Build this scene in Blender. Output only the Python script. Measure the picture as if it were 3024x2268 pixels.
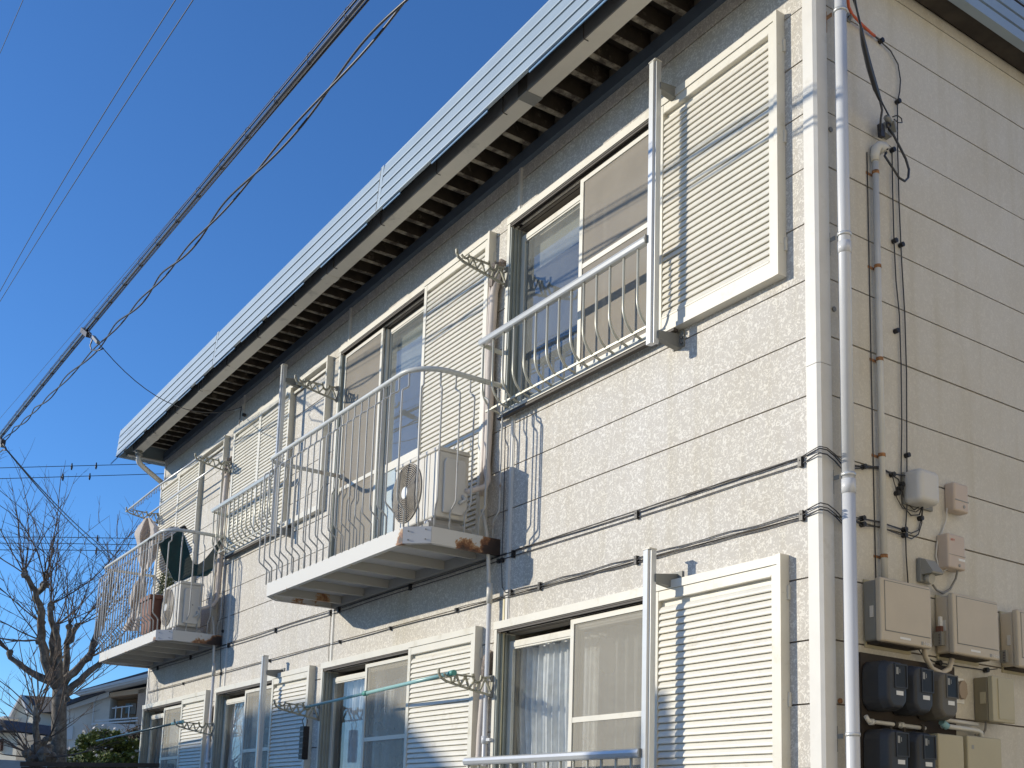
import bpy, math, random
from mathutils import Vector, Matrix, noise

for o in list(bpy.data.objects):
    bpy.data.objects.remove(o)
S = bpy.context.scene
COL = S.collection

# ------------------------------------------------------------------ camera
CR = Vector((0.55674406, 0.8301296, 0.03034635))
CU = Vector((0.11308549, -0.11193363, 0.98726011))
CF = Vector((-0.82295062, 0.54621947, 0.156194))
CP = Vector((3.49203, -4.06111, 1.50159))
FPX, PX, PY = 3302.9, 1511.9, 1899.8
cd = bpy.data.cameras.new('camera')
cam = bpy.data.objects.new('camera', cd)
COL.objects.link(cam)
cam.matrix_world = Matrix(((CR.x, CU.x, -CF.x, CP.x), (CR.y, CU.y, -CF.y, CP.y), (CR.z, CU.z, -CF.z, CP.z), (0, 0, 0, 1)))
cd.sensor_width = 36
cd.lens = FPX / 3024 * 36
cd.shift_x = 0
cd.shift_y = (PY - 1134) / 3024
cd.clip_start = 0.05
cd.clip_end = 3000
S.camera = cam

# ------------------------------------------------------------------ light
SUNV = Vector((0.74, 1.0, -0.385)).normalized()          # direction the sunlight travels
EL = math.asin(-SUNV.z)
AZ = math.atan2(-SUNV.x, -SUNV.y)                        # compass angle of the sun, clockwise from +Y
W = bpy.data.worlds.new('World')
S.world = W
W.use_nodes = True
wn = W.node_tree
bg = wn.nodes['Background']
sky = wn.nodes.new('ShaderNodeTexSky')
sky.sky_type = 'NISHITA'
sky.sun_disc = False
sky.sun_elevation = EL
sky.sun_rotation = AZ
sky.altitude = 0
sky.air_density = 1.0
sky.dust_density = 0.05
sky.ozone_density = 8.5
wn.links.new(sky.outputs[0], bg.inputs[0])
bg.inputs[1].default_value = 0.15
sl = bpy.data.lights.new('sun', 'SUN')
sl.energy = 3.2
sl.angle = math.radians(0.53)
sl.color = (1.0, 0.92, 0.77)
sun = bpy.data.objects.new('sun', sl)
COL.objects.link(sun)
sun.rotation_euler = SUNV.to_track_quat('-Z', 'Y').to_euler()
sun.location = (-20, -25, 12)
S.view_settings.view_transform = 'Standard'
S.view_settings.look = 'None'
S.view_settings.exposure = 0.4
S.view_settings.gamma = 1
S.view_settings.use_curve_mapping = False
S.render.engine = 'CYCLES'

def at(x, y, X=None, Y=None, Z=None, D=None):
    """world point seen at photograph pixel (x, y) on a known plane, or at horizontal distance D"""
    d = CR * ((x - PX) / FPX) - CU * ((y - PY) / FPX) + CF
    if X is not None: t = (X - CP.x) / d.x
    elif Y is not None: t = (Y - CP.y) / d.y
    elif Z is not None: t = (Z - CP.z) / d.z
    else: t = D / math.hypot(d.x, d.y)
    return CP + d * t

# ------------------------------------------------------------------ materials
def nt(m):
    return m.node_tree.nodes, m.node_tree.links
def mat(name, col, rough=0.6, metal=0.0, var=0.08, scale=6.0, bump=0.0, bscale=60.0, spec=0.4, dirt=None, dscale=3.0, damt=0.5):
    m = bpy.data.materials.new(name)
    m.use_nodes = True
    N, L = nt(m)
    b = N['Principled BSDF']
    b.inputs['Roughness'].default_value = rough
    b.inputs['Metallic'].default_value = metal
    b.inputs['Specular IOR Level'].default_value = spec
    g = N.new('ShaderNodeNewGeometry')
    n = N.new('ShaderNodeTexNoise'); n.inputs['Scale'].default_value = scale; n.inputs['Detail'].default_value = 6; n.inputs['Roughness'].default_value = 0.6
    L.new(g.outputs['Position'], n.inputs['Vector'])
    r = N.new('ShaderNodeValToRGB')
    r.color_ramp.elements[0].position = 0.3; r.color_ramp.elements[1].position = 0.7
    r.color_ramp.elements[0].color = (*[c * (1 - var) for c in col], 1)
    r.color_ramp.elements[1].color = (*[min(1, c * (1 + var)) for c in col], 1)
    L.new(n.outputs['Fac'], r.inputs['Fac'])
    out = r.outputs['Color']
    if dirt:
        n2 = N.new('ShaderNodeTexNoise'); n2.inputs['Scale'].default_value = dscale; n2.inputs['Detail'].default_value = 8; n2.inputs['Roughness'].default_value = 0.7
        L.new(g.outputs['Position'], n2.inputs['Vector'])
        r2 = N.new('ShaderNodeValToRGB'); r2.color_ramp.elements[0].position = 0.62 - 0.2 * damt; r2.color_ramp.elements[1].position = 0.74 - 0.12 * damt
        L.new(n2.outputs['Fac'], r2.inputs['Fac'])
        mx = N.new('ShaderNodeMix'); mx.data_type = 'RGBA'
        L.new(r2.outputs['Color'], mx.inputs['Factor']); L.new(out, mx.inputs['A']); mx.inputs['B'].default_value = (*dirt, 1)
        out = mx.outputs['Result']
    L.new(out, b.inputs['Base Color'])
    if bump:
        n3 = N.new('ShaderNodeTexNoise'); n3.inputs['Scale'].default_value = bscale; n3.inputs['Detail'].default_value = 4
        L.new(g.outputs['Position'], n3.inputs['Vector'])
        bp = N.new('ShaderNodeBump'); bp.inputs['Strength'].default_value = bump; bp.inputs['Distance'].default_value = 0.004
        L.new(n3.outputs['Fac'], bp.inputs['Height']); L.new(bp.outputs['Normal'], b.inputs['Normal'])
    return m

def siding(name, lo, hi, contrast=1.0):
    """embossed metal siding: pale worm-like flecks on a greyer ground"""
    m = bpy.data.materials.new(name); m.use_nodes = True
    N, L = nt(m); b = N['Principled BSDF']
    b.inputs['Roughness'].default_value = 0.62; b.inputs['Specular IOR Level'].default_value = 0.3
    g = N.new('ShaderNodeNewGeometry')
    n = N.new('ShaderNodeTexNoise'); n.inputs['Scale'].default_value = 48; n.inputs['Detail'].default_value = 2.5; n.inputs['Roughness'].default_value = 0.6; n.inputs['Distortion'].default_value = 1.6
    L.new(g.outputs['Position'], n.inputs['Vector'])
    r = N.new('ShaderNodeValToRGB'); e = r.color_ramp.elements
    e[0].position = 0.50; e[0].color = (*lo, 1); e[1].position = 0.60; e[1].color = (*hi, 1)
    L.new(n.outputs['Fac'], r.inputs['Fac'])
    n2 = N.new('ShaderNodeTexNoise'); n2.inputs['Scale'].default_value = 1.1; n2.inputs['Detail'].default_value = 7; n2.inputs['Roughness'].default_value = 0.65
    L.new(g.outputs['Position'], n2.inputs['Vector'])
    r2 = N.new('ShaderNodeValToRGB'); r2.color_ramp.elements[0].position = 0.25; r2.color_ramp.elements[1].position = 0.65
    r2.color_ramp.elements[0].color = (0.90, 0.87, 0.80, 1); r2.color_ramp.elements[1].color = (1, 1, 1, 1)
    L.new(n2.outputs['Fac'], r2.inputs['Fac'])
    mx = N.new('ShaderNodeMix'); mx.data_type = 'RGBA'; mx.blend_type = 'MULTIPLY'; mx.inputs['Factor'].default_value = 1
    L.new(r.outputs['Color'], mx.inputs['A']); L.new(r2.outputs['Color'], mx.inputs['B'])
    # rain streaks
    mp = N.new('ShaderNodeMapping'); mp.inputs['Scale'].default_value = (9, 9, 0.5)
    L.new(g.outputs['Position'], mp.inputs['Vector'])
    n4 = N.new('ShaderNodeTexNoise'); n4.inputs['Scale'].default_value = 1.0; n4.inputs['Detail'].default_value = 5
    L.new(mp.outputs['Vector'], n4.inputs['Vector'])
    r4 = N.new('ShaderNodeValToRGB'); r4.color_ramp.elements[0].position = 0.28; r4.color_ramp.elements[1].position = 0.5
    r4.color_ramp.elements[0].color = (0.90, 0.88, 0.82, 1); r4.color_ramp.elements[1].color = (1, 1, 1, 1)
    L.new(n4.outputs['Fac'], r4.inputs['Fac'])
    mx2 = N.new('ShaderNodeMix'); mx2.data_type = 'RGBA'; mx2.blend_type = 'MULTIPLY'; mx2.inputs['Factor'].default_value = 0.8
    L.new(mx.outputs['Result'], mx2.inputs['A']); L.new(r4.outputs['Color'], mx2.inputs['B'])
    L.new(mx2.outputs['Result'], b.inputs['Base Color'])
    bp = N.new('ShaderNodeBump'); bp.inputs['Strength'].default_value = 0.35 * contrast; bp.inputs['Distance'].default_value = 0.003
    L.new(n.outputs['Fac'], bp.inputs['Height']); L.new(bp.outputs['Normal'], b.inputs['Normal'])
    return m

def rusty(name, col, amt=0.55, scale=4.0, extra_corner=None):
    """painted steel with rust patches whose edge is orange and heart dark brown"""
    m = bpy.data.materials.new(name); m.use_nodes = True
    N, L = nt(m); b = N['Principled BSDF']; b.inputs['Roughness'].default_value = 0.6
    g = N.new('ShaderNodeNewGeometry')
    n = N.new('ShaderNodeTexNoise'); n.inputs['Scale'].default_value = scale; n.inputs['Detail'].default_value = 9; n.inputs['Roughness'].default_value = 0.68
    L.new(g.outputs['Position'], n.inputs['Vector'])
    src = n.outputs['Fac']
    if extra_corner:
        for (c, rad, gain) in extra_corner:
            v = N.new('ShaderNodeVectorMath'); v.operation = 'DISTANCE'; v.inputs[1].default_value = c
            L.new(g.outputs['Position'], v.inputs[0])
            mr = N.new('ShaderNodeMapRange'); mr.inputs['From Min'].default_value = 0; mr.inputs['From Max'].default_value = rad
            mr.inputs['To Min'].default_value = gain; mr.inputs['To Max'].default_value = 0
            L.new(v.outputs['Value'], mr.inputs['Value'])
            ad = N.new('ShaderNodeMath'); ad.operation = 'ADD'
            L.new(src, ad.inputs[0]); L.new(mr.outputs['Result'], ad.inputs[1]); src = ad.outputs[0]
    r = N.new('ShaderNodeValToRGB'); e = r.color_ramp.elements
    e[0].position = amt; e[0].color = (*col, 1)
    e[1].position = 1.0; e[1].color = (0.02, 0.013, 0.01, 1)
    x = e.new(amt + 0.03); x.color = (0.42, 0.26, 0.13, 1)
    x = e.new(amt + 0.08); x.color = (0.22, 0.09, 0.035, 1)
    x = e.new(min(0.99, amt + 0.16)); x.color = (0.045, 0.025, 0.018, 1)
    L.new(src, r.inputs['Fac']); L.new(r.outputs['Color'], b.inputs['Base Color'])
    return m

def glassy(name, tint=(0.93, 0.96, 0.97), refl=0.13, rough=0.01, frost=0.0, dust=(0.08, 0.17)):
    m = bpy.data.materials.new(name); m.use_nodes = True
    N, L = nt(m); N.remove(N['Principled BSDF']); out = N['Material Output']
    gl = N.new('ShaderNodeBsdfGlossy'); gl.inputs['Roughness'].default_value = rough; gl.inputs['Color'].default_value = (1, 1, 1, 1)
    tr = N.new('ShaderNodeBsdfTransparent'); tr.inputs['Color'].default_value = (*tint, 1)
    fr = N.new('ShaderNodeFresnel'); fr.inputs['IOR'].default_value = 1.5
    ad = N.new('ShaderNodeMath'); ad.operation = 'ADD'; ad.inputs[1].default_value = refl; ad.use_clamp = True
    gb = N.new('ShaderNodeNewGeometry'); iv = N.new('ShaderNodeMath'); iv.operation = 'SUBTRACT'; iv.inputs[0].default_value = 1.0; L.new(gb.outputs['Backfacing'], iv.inputs[1])
    L.new(fr.outputs[0], ad.inputs[0])
    fm_ = N.new('ShaderNodeMath'); fm_.operation = 'MULTIPLY'; L.new(ad.outputs[0], fm_.inputs[0]); L.new(iv.outputs[0], fm_.inputs[1])
    mx = N.new('ShaderNodeMixShader'); L.new(fm_.outputs[0], mx.inputs[0]); L.new(tr.outputs[0], mx.inputs[1]); L.new(gl.outputs[0], mx.inputs[2])
    g = N.new('ShaderNodeNewGeometry'); n = N.new('ShaderNodeTexNoise'); n.inputs['Scale'].default_value = 1.7; n.inputs['Detail'].default_value = 2
    L.new(g.outputs['Position'], n.inputs['Vector'])
    bp = N.new('ShaderNodeBump'); bp.inputs['Strength'].default_value = 0.05; bp.inputs['Distance'].default_value = 0.01
    L.new(n.outputs['Fac'], bp.inputs['Height']); L.new(bp.outputs['Normal'], gl.inputs['Normal'])
    # film of dust
    di = N.new('ShaderNodeBsdfDiffuse'); di.inputs['Color'].default_value = (0.5, 0.52, 0.5, 1) if not frost else (0.62, 0.72, 0.74, 1)
    n2 = N.new('ShaderNodeTexNoise'); n2.inputs['Scale'].default_value = 5; n2.inputs['Detail'].default_value = 8; n2.inputs['Roughness'].default_value = 0.7
    L.new(g.outputs['Position'], n2.inputs['Vector'])
    mr = N.new('ShaderNodeMapRange'); mr.inputs['From Min'].default_value = 0.3; mr.inputs['From Max'].default_value = 0.75
    mr.inputs['To Min'].default_value = dust[0] + frost; mr.inputs['To Max'].default_value = dust[1] + frost
    L.new(n2.outputs['Fac'], mr.inputs['Value'])
    dm_ = N.new('ShaderNodeMath'); dm_.operation = 'MULTIPLY'; L.new(mr.outputs['Result'], dm_.inputs[0]); L.new(iv.outputs[0], dm_.inputs[1])
    m2 = N.new('ShaderNodeMixShader'); L.new(dm_.outputs[0], m2.inputs[0]); L.new(mx.outputs[0], m2.inputs[1]); L.new(di.outputs[0], m2.inputs[2])
    L.new(m2.outputs[0], out.inputs[0])
    return m

def screen_mat(name, col, opac):
    m = bpy.data.materials.new(name); m.use_nodes = True
    N, L = nt(m); N.remove(N['Principled BSDF']); out = N['Material Output']
    di = N.new('ShaderNodeBsdfDiffuse'); di.inputs['Color'].default_value = (*col, 1)
    tr = N.new('ShaderNodeBsdfTransparent')
    g = N.new('ShaderNodeNewGeometry'); n2 = N.new('ShaderNodeTexNoise'); n2.inputs['Scale'].default_value = 3; n2.inputs['Detail'].default_value = 6
    L.new(g.outputs['Position'], n2.inputs['Vector'])
    mr = N.new('ShaderNodeMapRange'); mr.inputs['From Min'].default_value = 0.3; mr.inputs['From Max'].default_value = 0.7
    mr.inputs['To Min'].default_value = opac - 0.06; mr.inputs['To Max'].default_value = opac + 0.06
    L.new(n2.outputs['Fac'], mr.inputs['Value'])
    mx = N.new('ShaderNodeMixShader'); L.new(mr.outputs['Result'], mx.inputs[0]); L.new(tr.outputs[0], mx.inputs[1]); L.new(di.outputs[0], mx.inputs[2])
    L.new(mx.outputs[0], out.inputs[0])
    return m

def cloth_mat(name, col, trans=0.35, opac=1.0):
    m = bpy.data.materials.new(name); m.use_nodes = True
    N, L = nt(m); N.remove(N['Principled BSDF']); out = N['Material Output']
    di = N.new('ShaderNodeBsdfDiffuse'); tl = N.new('ShaderNodeBsdfTranslucent'); tp = N.new('ShaderNodeBsdfTransparent')
    g = N.new('ShaderNodeNewGeometry'); n = N.new('ShaderNodeTexNoise'); n.inputs['Scale'].default_value = 14; n.inputs['Detail'].default_value = 8
    L.new(g.outputs['Position'], n.inputs['Vector'])
    r = N.new('ShaderNodeValToRGB'); r.color_ramp.elements[0].position = 0.3; r.color_ramp.elements[1].position = 0.7
    r.color_ramp.elements[0].color = (*[c * 0.82 for c in col], 1); r.color_ramp.elements[1].color = (*[min(1, c * 1.1) for c in col], 1)
    L.new(n.outputs['Fac'], r.inputs['Fac'])
    L.new(r.outputs['Color'], di.inputs['Color']); L.new(r.outputs['Color'], tl.inputs['Color'])
    a = N.new('ShaderNodeMixShader'); a.inputs[0].default_value = trans; L.new(di.outputs[0], a.inputs[1]); L.new(tl.outputs[0], a.inputs[2])
    c = N.new('ShaderNodeMixShader'); c.inputs[0].default_value = opac; L.new(tp.outputs[0], c.inputs[1]); L.new(a.outputs[0], c.inputs[2])
    L.new(c.outputs[0], out.inputs[0])
    return m

MSIDE = siding('siding_front', (0.51, 0.483, 0.44), (0.72, 0.695, 0.64))
MEND = siding('siding_end', (0.595, 0.57, 0.51), (0.655, 0.63, 0.565), 0.5)
MTRIM = mat('trim_paint', (0.66, 0.64, 0.59), 0.5, var=0.05, dirt=(0.52, 0.49, 0.42), damt=0.25)
MGROOVE = mat('joint_brown', (0.16, 0.13, 0.11), 0.9)  # dark brown of the sheathing seen in the board joints
MWALL = mat('wall_core', (0.30, 0.27, 0.23), 0.9)
MROOM = mat('room_wall', (0.42, 0.38, 0.32), 0.9)
MCREAM = mat('cream_aluminium', (0.68, 0.65, 0.56), 0.42, var=0.04, dirt=(0.55, 0.51, 0.40), dscale=5, damt=0.3)
MSLAT = mat('cream_slat', (0.72, 0.69, 0.60), 0.42, var=0.05, dirt=(0.6, 0.56, 0.47), dscale=6, damt=0.3)
MREVEAL = mat('window_track', (0.33, 0.36, 0.33), 0.4, var=0.1)
MDARKTR = mat('shaded_track', (0.07, 0.06, 0.05), 0.6)
MALU = mat('alu_rail', (0.62, 0.63, 0.62), 0.32, metal=0.35, var=0.05, spec=0.6)
MBAR = mat('guard_bar_paint', (0.52, 0.51, 0.43), 0.35, metal=0.2, var=0.08)
MSTEEL = mat('balcony_rod_paint', (0.46, 0.46, 0.44), 0.5, metal=0.0, var=0.12, dirt=(0.25, 0.17, 0.1), dscale=11, damt=0.12)
MRAIL = mat('balcony_rail_paint', (0.58, 0.59, 0.56), 0.38, var=0.08, dirt=(0.34, 0.22, 0.13), dscale=9, damt=0.12)
MARM = mat('cast_arm', (0.40, 0.38, 0.29), 0.5, metal=0.1, var=0.1)
MPIPE = mat('pvc_pipe', (0.62, 0.63, 0.64), 0.35, var=0.03)
MPIPE2 = mat('beige_pipe', (0.60, 0.585, 0.53), 0.45, var=0.06)
MWRAP = mat('pipe_wrap', (0.60, 0.53, 0.47), 0.7, var=0.1, bump=0.6, bscale=40)
MTAPE = mat('torn_wrap', (0.22, 0.18, 0.15), 0.8, var=0.6, scale=30, bump=0.8, bscale=50)
MBLUE = mat('blue_roof_metal', (0.31, 0.38, 0.43), 0.42, metal=0.1, var=0.06, scale=3, spec=0.5)
MBEAM = mat('blue_grey_beam', (0.10, 0.13, 0.17), 0.6, var=0.1)
MGUTD = mat('gutter_front_shaded', (0.16, 0.155, 0.15), 0.6, var=0.1)  # eave shade put into the colour of the gutter and sleeve fronts
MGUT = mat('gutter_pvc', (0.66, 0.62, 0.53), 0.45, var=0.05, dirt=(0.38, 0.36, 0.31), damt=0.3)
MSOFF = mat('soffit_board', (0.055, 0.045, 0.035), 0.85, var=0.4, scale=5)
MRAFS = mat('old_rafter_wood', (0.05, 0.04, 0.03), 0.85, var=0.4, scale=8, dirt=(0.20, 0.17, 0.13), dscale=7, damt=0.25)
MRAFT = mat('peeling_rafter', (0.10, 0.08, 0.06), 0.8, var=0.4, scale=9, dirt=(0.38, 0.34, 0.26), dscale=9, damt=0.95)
MBLACK = mat('black_rubber', (0.018, 0.018, 0.02), 0.45)
MCABLE = mat('cable_black', (0.03, 0.03, 0.032), 0.4, spec=0.6)
MGREYCABLE = mat('cable_grey', (0.25, 0.24, 0.22), 0.5)
MORANGE = mat('orange_cord', (0.55, 0.12, 0.05), 0.5)
MSILVER = mat('bright_sheath', (0.20, 0.20, 0.215), 0.18, metal=0.7, spec=0.7)
MBOX = mat('beige_plastic', (0.53, 0.46, 0.35), 0.45, var=0.04)
MBOX2 = mat('tan_plastic', (0.46, 0.41, 0.27), 0.5, var=0.04)
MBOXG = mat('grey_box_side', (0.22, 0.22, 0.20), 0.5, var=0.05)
MBOXW = mat('white_plastic', (0.60, 0.58, 0.53), 0.4, var=0.03)
MBOXP = mat('pinkish_plastic', (0.55, 0.45, 0.36), 0.45, var=0.03)
MMETER = mat('meter_dark', (0.040, 0.043, 0.048), 0.45, var=0.1, spec=0.3)
MMETER2 = mat('meter_grey', (0.12, 0.11, 0.09), 0.5, var=0.1, spec=0.3)
MMETERD = mat('meter_window', (0.012, 0.013, 0.014), 0.35, spec=0.25)
MLABEL = mat('white_label', (0.75, 0.75, 0.72), 0.6, var=0.02)
MRED = mat('red_print', (0.6, 0.1, 0.06), 0.6)
MINK = mat('grey_print', (0.3, 0.3, 0.28), 0.6)
MRUSTB = mat('rust_bracket', (0.35, 0.17, 0.07), 0.8, var=0.5, scale=60)
MAC = mat('ac_casing', (0.60, 0.57, 0.50), 0.42, var=0.03, dirt=(0.48, 0.44, 0.36), dscale=4, damt=0.25)
MACD = mat('ac_inside', (0.10, 0.085, 0.07), 0.7)
MGRILL = mat('ac_grille', (0.42, 0.38, 0.32), 0.5)
MCONC = mat('concrete', (0.36, 0.35, 0.32), 0.9, var=0.12, bump=0.4)
MGROUND = mat('gravel_ground', (0.33, 0.30, 0.25), 0.95, var=0.2, scale=2, bump=0.5)
MROAD = mat('asphalt', (0.10, 0.10, 0.10), 0.9, var=0.15, scale=8)
MGLASS = glassy('window_glass', refl=0.09, dust=(0.20, 0.30))
MGLASS2 = glassy('lower_window_glass', tint=(0.98, 0.99, 0.99), refl=0.04, dust=(0.05, 0.10))
MFROST = glassy('frosted_glass', frost=0.55, rough=0.25)
MSCREEN = screen_mat('insect_screen', (0.42, 0.38, 0.32), 0.55)
MSCREEN2 = screen_mat('insect_screen_light', (0.46, 0.43, 0.36), 0.42)
MCURT = cloth_mat('sheer_curtain', (0.84, 0.84, 0.82), 0.12, 0.98)
MNET = cloth_mat('green_net', (0.012, 0.045, 0.045), 0.12, 0.95)
MSHEET = cloth_mat('weathered_sheet', (0.66, 0.59, 0.52), 0.3, 0.97)
MPOT = mat('terracotta_plastic', (0.20, 0.085, 0.055), 0.6, var=0.15)
MMINT = mat('mint_pole', (0.30, 0.52, 0.50), 0.3, var=0.08)
MDKPOLE = mat('dark_green_pole', (0.05, 0.10, 0.11), 0.3, var=0.15)
MBARK = mat('bark', (0.15, 0.13, 0.105), 0.95, var=0.5, scale=14, bump=1.0, bscale=30, dirt=(0.30, 0.28, 0.24), dscale=10, damt=0.6)
MTWIG = mat('twig', (0.16, 0.12, 0.09), 0.9, var=0.4, scale=4)
MLEAF = mat('shrub_leaf', (0.12, 0.15, 0.035), 0.5, var=0.7, scale=9)
MLEAF2 = mat('dry_leaf', (0.13, 0.10, 0.06), 0.7, var=0.5, scale=9)
MPETAL = mat('pale_blossom', (0.70, 0.66, 0.62), 0.7)
MPLANT = mat('pot_plant_leaf', (0.10, 0.13, 0.06), 0.6, var=0.5, scale=30)
MHWHITE = mat('house_white', (0.60, 0.58, 0.54), 0.7, var=0.03)
MHBRIGHT = mat('bounce_warm_white', (0.86, 0.74, 0.54), 0.8, var=0.03)
MHGREY = mat('house_grey', (0.50, 0.50, 0.50), 0.7, var=0.04)
MHCREAM = mat('house_cream', (0.66, 0.60, 0.47), 0.7, var=0.05)
MHWARM = mat('house_warm_grey', (0.62, 0.57, 0.49), 0.8, var=0.04)
MHTAN = mat('house_tan', (0.56, 0.41, 0.27), 0.8, var=0.05)
MHROOF = mat('slate_roof', (0.05, 0.055, 0.07), 0.6, var=0.2)
MHGLASS = mat('far_glass', (0.10, 0.12, 0.14), 0.1, spec=0.8)
MFENCE = mat('dark_fence', (0.07, 0.055, 0.045), 0.8, var=0.2)
MINSUL = mat('insulator', (0.03, 0.03, 0.035), 0.5)
MPOLE = mat('utility_pole_concrete', (0.35, 0.34, 0.32), 0.9)

# ------------------------------------------------------------------ mesh builder
class MB:
    def __init__(s): s.v = []; s.f = []; s.sm = []
    def add(s, vs, fs, smooth=False):
        o = len(s.v); s.v += [Vector(v) for v in vs]
        for f in fs: s.f.append([i + o for i in f]); s.sm.append(smooth)
        return s
    def box(s, x0, x1, y0, y1, z0, z1):
        if x0 > x1: x0, x1 = x1, x0
        if y0 > y1: y0, y1 = y1, y0
        if z0 > z1: z0, z1 = z1, z0
        vs = [(x0, y0, z0), (x1, y0, z0), (x1, y1, z0), (x0, y1, z0), (x0, y0, z1), (x1, y0, z1), (x1, y1, z1), (x0, y1, z1)]
        return s.add(vs, [(0, 3, 2, 1), (4, 5, 6, 7), (0, 1, 5, 4), (1, 2, 6, 5), (2, 3, 7, 6), (3, 0, 4, 7)])
    def hexa(s, b, t):
        """b, t: four bottom / four top points, same order"""
        return s.add(list(b) + list(t), [(0, 3, 2, 1), (4, 5, 6, 7), (0, 1, 5, 4), (1, 2, 6, 5), (2, 3, 7, 6), (3, 0, 4, 7)])
    def beam(s, a, b, w, h, up=(0, 0, 1)):
        a, b = Vector(a), Vector(b); d = (b - a).normalized(); up = Vector(up)
        r = d.cross(up)
        if r.length < 1e-4: r = d.cross(Vector((1, 0, 0)))
        r.normalize(); u = r.cross(d).normalized()
        q = [(-w / 2, -h / 2), (w / 2, -h / 2), (w / 2, h / 2), (-w / 2, h / 2)]
        return s.hexa([a + r * i + u * j for i, j in q], [b + r * i + u * j for i, j in q])
    def tube(s, pts, r, seg=8, cap=True, smooth=True, flat=1.0):
        pts = [Vector(p) for p in pts]; n = len(pts)
        rs = r if isinstance(r, (list, tuple)) else [r] * n
        t0 = (pts[1] - pts[0]).normalized()
        ref = Vector((0, 0, 1)) if abs(t0.z) < 0.9 else Vector((1, 0, 0))
        u = t0.cross(ref).normalized(); rings = []
        for i, p in enumerate(pts):
            if i == 0: t = t0
            elif i == n - 1: t = (pts[i] - pts[i - 1]).normalized()
            else:
                t = (pts[i + 1] - pts[i]).normalized() + (pts[i] - pts[i - 1]).normalized()
                t = t.normalized() if t.length > 1e-6 else (pts[i] - pts[i - 1]).normalized()
            u = (u - t * u.dot(t))
            u = u.normalized() if u.length > 1e-6 else t.orthogonal().normalized()
            w = t.cross(u)
            rings.append([p + (u * math.cos(2 * math.pi * k / seg) + w * math.sin(2 * math.pi * k / seg) * flat) * rs[i] for k in range(seg)])
        o = len(s.v)
        for rg in rings: s.v += rg
        for i in range(n - 1):
            for k in range(seg):
                k2 = (k + 1) % seg
                s.f.append([o + i * seg + k, o + i * seg + k2, o + (i + 1) * seg + k2, o + (i + 1) * seg + k]); s.sm.append(smooth)
        if cap:
            s.f.append([o + k for k in range(seg)][::-1]); s.sm.append(False)
            s.f.append([o + (n - 1) * seg + k for k in range(seg)]); s.sm.append(False)
        return s
    def prism(s, poly, axis, a, b):
        """poly: 2-D points; axis 'x': (y,z) extruded over x a..b; 'y': (x,z); 'z': (x,y)"""
        n = len(poly)
        def P(q, t): return {'x': (t, q[0], q[1]), 'y': (q[0], t, q[1]), 'z': (q[0], q[1], t)}[axis]
        vs = [P(q, a) for q in poly] + [P(q, b) for q in poly]
        fs = [list(range(n))[::-1], [n + i for i in range(n)]] + [[i, (i + 1) % n, n + (i + 1) % n, n + i] for i in range(n)]
        return s.add(vs, fs)
    def mesh(s, name):
        me = bpy.data.meshes.new(name)
        me.from_pydata([tuple(v) for v in s.v], [], s.f)
        me.polygons.foreach_set('use_smooth', s.sm)
        me.update()
        return me

WL = {}
def wl(o): return WL.get(o.name, Vector((0, 0, 0)))
def thing(name, label, cat, loc=(0, 0, 0), group=None, kind=None):
    o = bpy.data.objects.new(name, None); COL.objects.link(o)
    o.empty_display_size = 0.1
    o.location = loc; WL[o.name] = Vector(loc)
    if label: o['label'] = label; o['category'] = cat
    if group: o['group'] = group
    if kind: o['kind'] = kind
    return o
def part(name, mb, m, parent, label=None, kind=None):
    """mesh built in world coordinates -> child"""
    org = wl(parent)
    me = mb if isinstance(mb, bpy.types.Mesh) else None
    if me is None:
        mb.v = [v - org for v in mb.v]; me = mb.mesh(name)
    o = bpy.data.objects.new(name, me); COL.objects.link(o); o.parent = parent
    if not me.materials: me.materials.append(m)
    WL[o.name] = org.copy()
    if label: o['label'] = label
    if kind: o['kind'] = kind
    return o
def shared(name, me, parent, world):
    o = bpy.data.objects.new(name, me); COL.objects.link(o); o.parent = parent
    o.location = Vector(world) - wl(parent)
    WL[o.name] = Vector(world)
    return o
def solo(name, mb, m, label=None, cat=None, group=None, kind=None):
    vs = mb.v
    lo = Vector((min(v.x for v in vs), min(v.y for v in vs), min(v.z for v in vs)))
    hi = Vector((max(v.x for v in vs), max(v.y for v in vs), max(v.z for v in vs)))
    org = Vector(((lo.x + hi.x) / 2, (lo.y + hi.y) / 2, lo.z))
    mb.v = [v - org for v in vs]
    o = bpy.data.objects.new(name, mb.mesh(name)); COL.objects.link(o); o.location = org
    o.data.materials.append(m)
    if label: o['label'] = label; o['category'] = cat
    if group: o['group'] = group
    if kind: o['kind'] = kind
    WL[o.name] = org
    return o
def copy_tree(o, off=(0, 0, 0), label=None, parent=None):
    c = o.copy(); COL.objects.link(c)
    if parent is not None: c.parent = parent
    else: c.location = o.location + Vector(off)
    WL[c.name] = wl(o) + Vector(off)
    if label: c['label'] = label
    for ch in [x for x in bpy.data.objects if x.parent == o]:
        copy_tree(ch, (0, 0, 0), None, c)
    return c
def bevel(o, w, seg=2):
    m = o.modifiers.new('bevel', 'BEVEL'); m.width = w; m.segments = seg; m.limit_method = 'ANGLE'
    return o

def setting(name, mb, m):
    o = bpy.data.objects.new(name, mb.mesh(name)); COL.objects.link(o); o.data.materials.append(m); o['kind'] = 'structure'
    return o

# ================================================================== GROUND
setting('ground', MB().box(-120, 60, -90, 120, -0.3, 0.0), MGROUND)
setting('road', MB().box(-90, 50, -16, -9.5, -0.1, 0.006), MROAD)
setting('pavement', MB().box(-90, 50, -9.5, -8.3, -0.1, 0.12), MCONC)
setting('concrete_apron', MB().box(-12, 8, -2.2, -0.05, -0.1, 0.03), MCONC)

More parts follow.
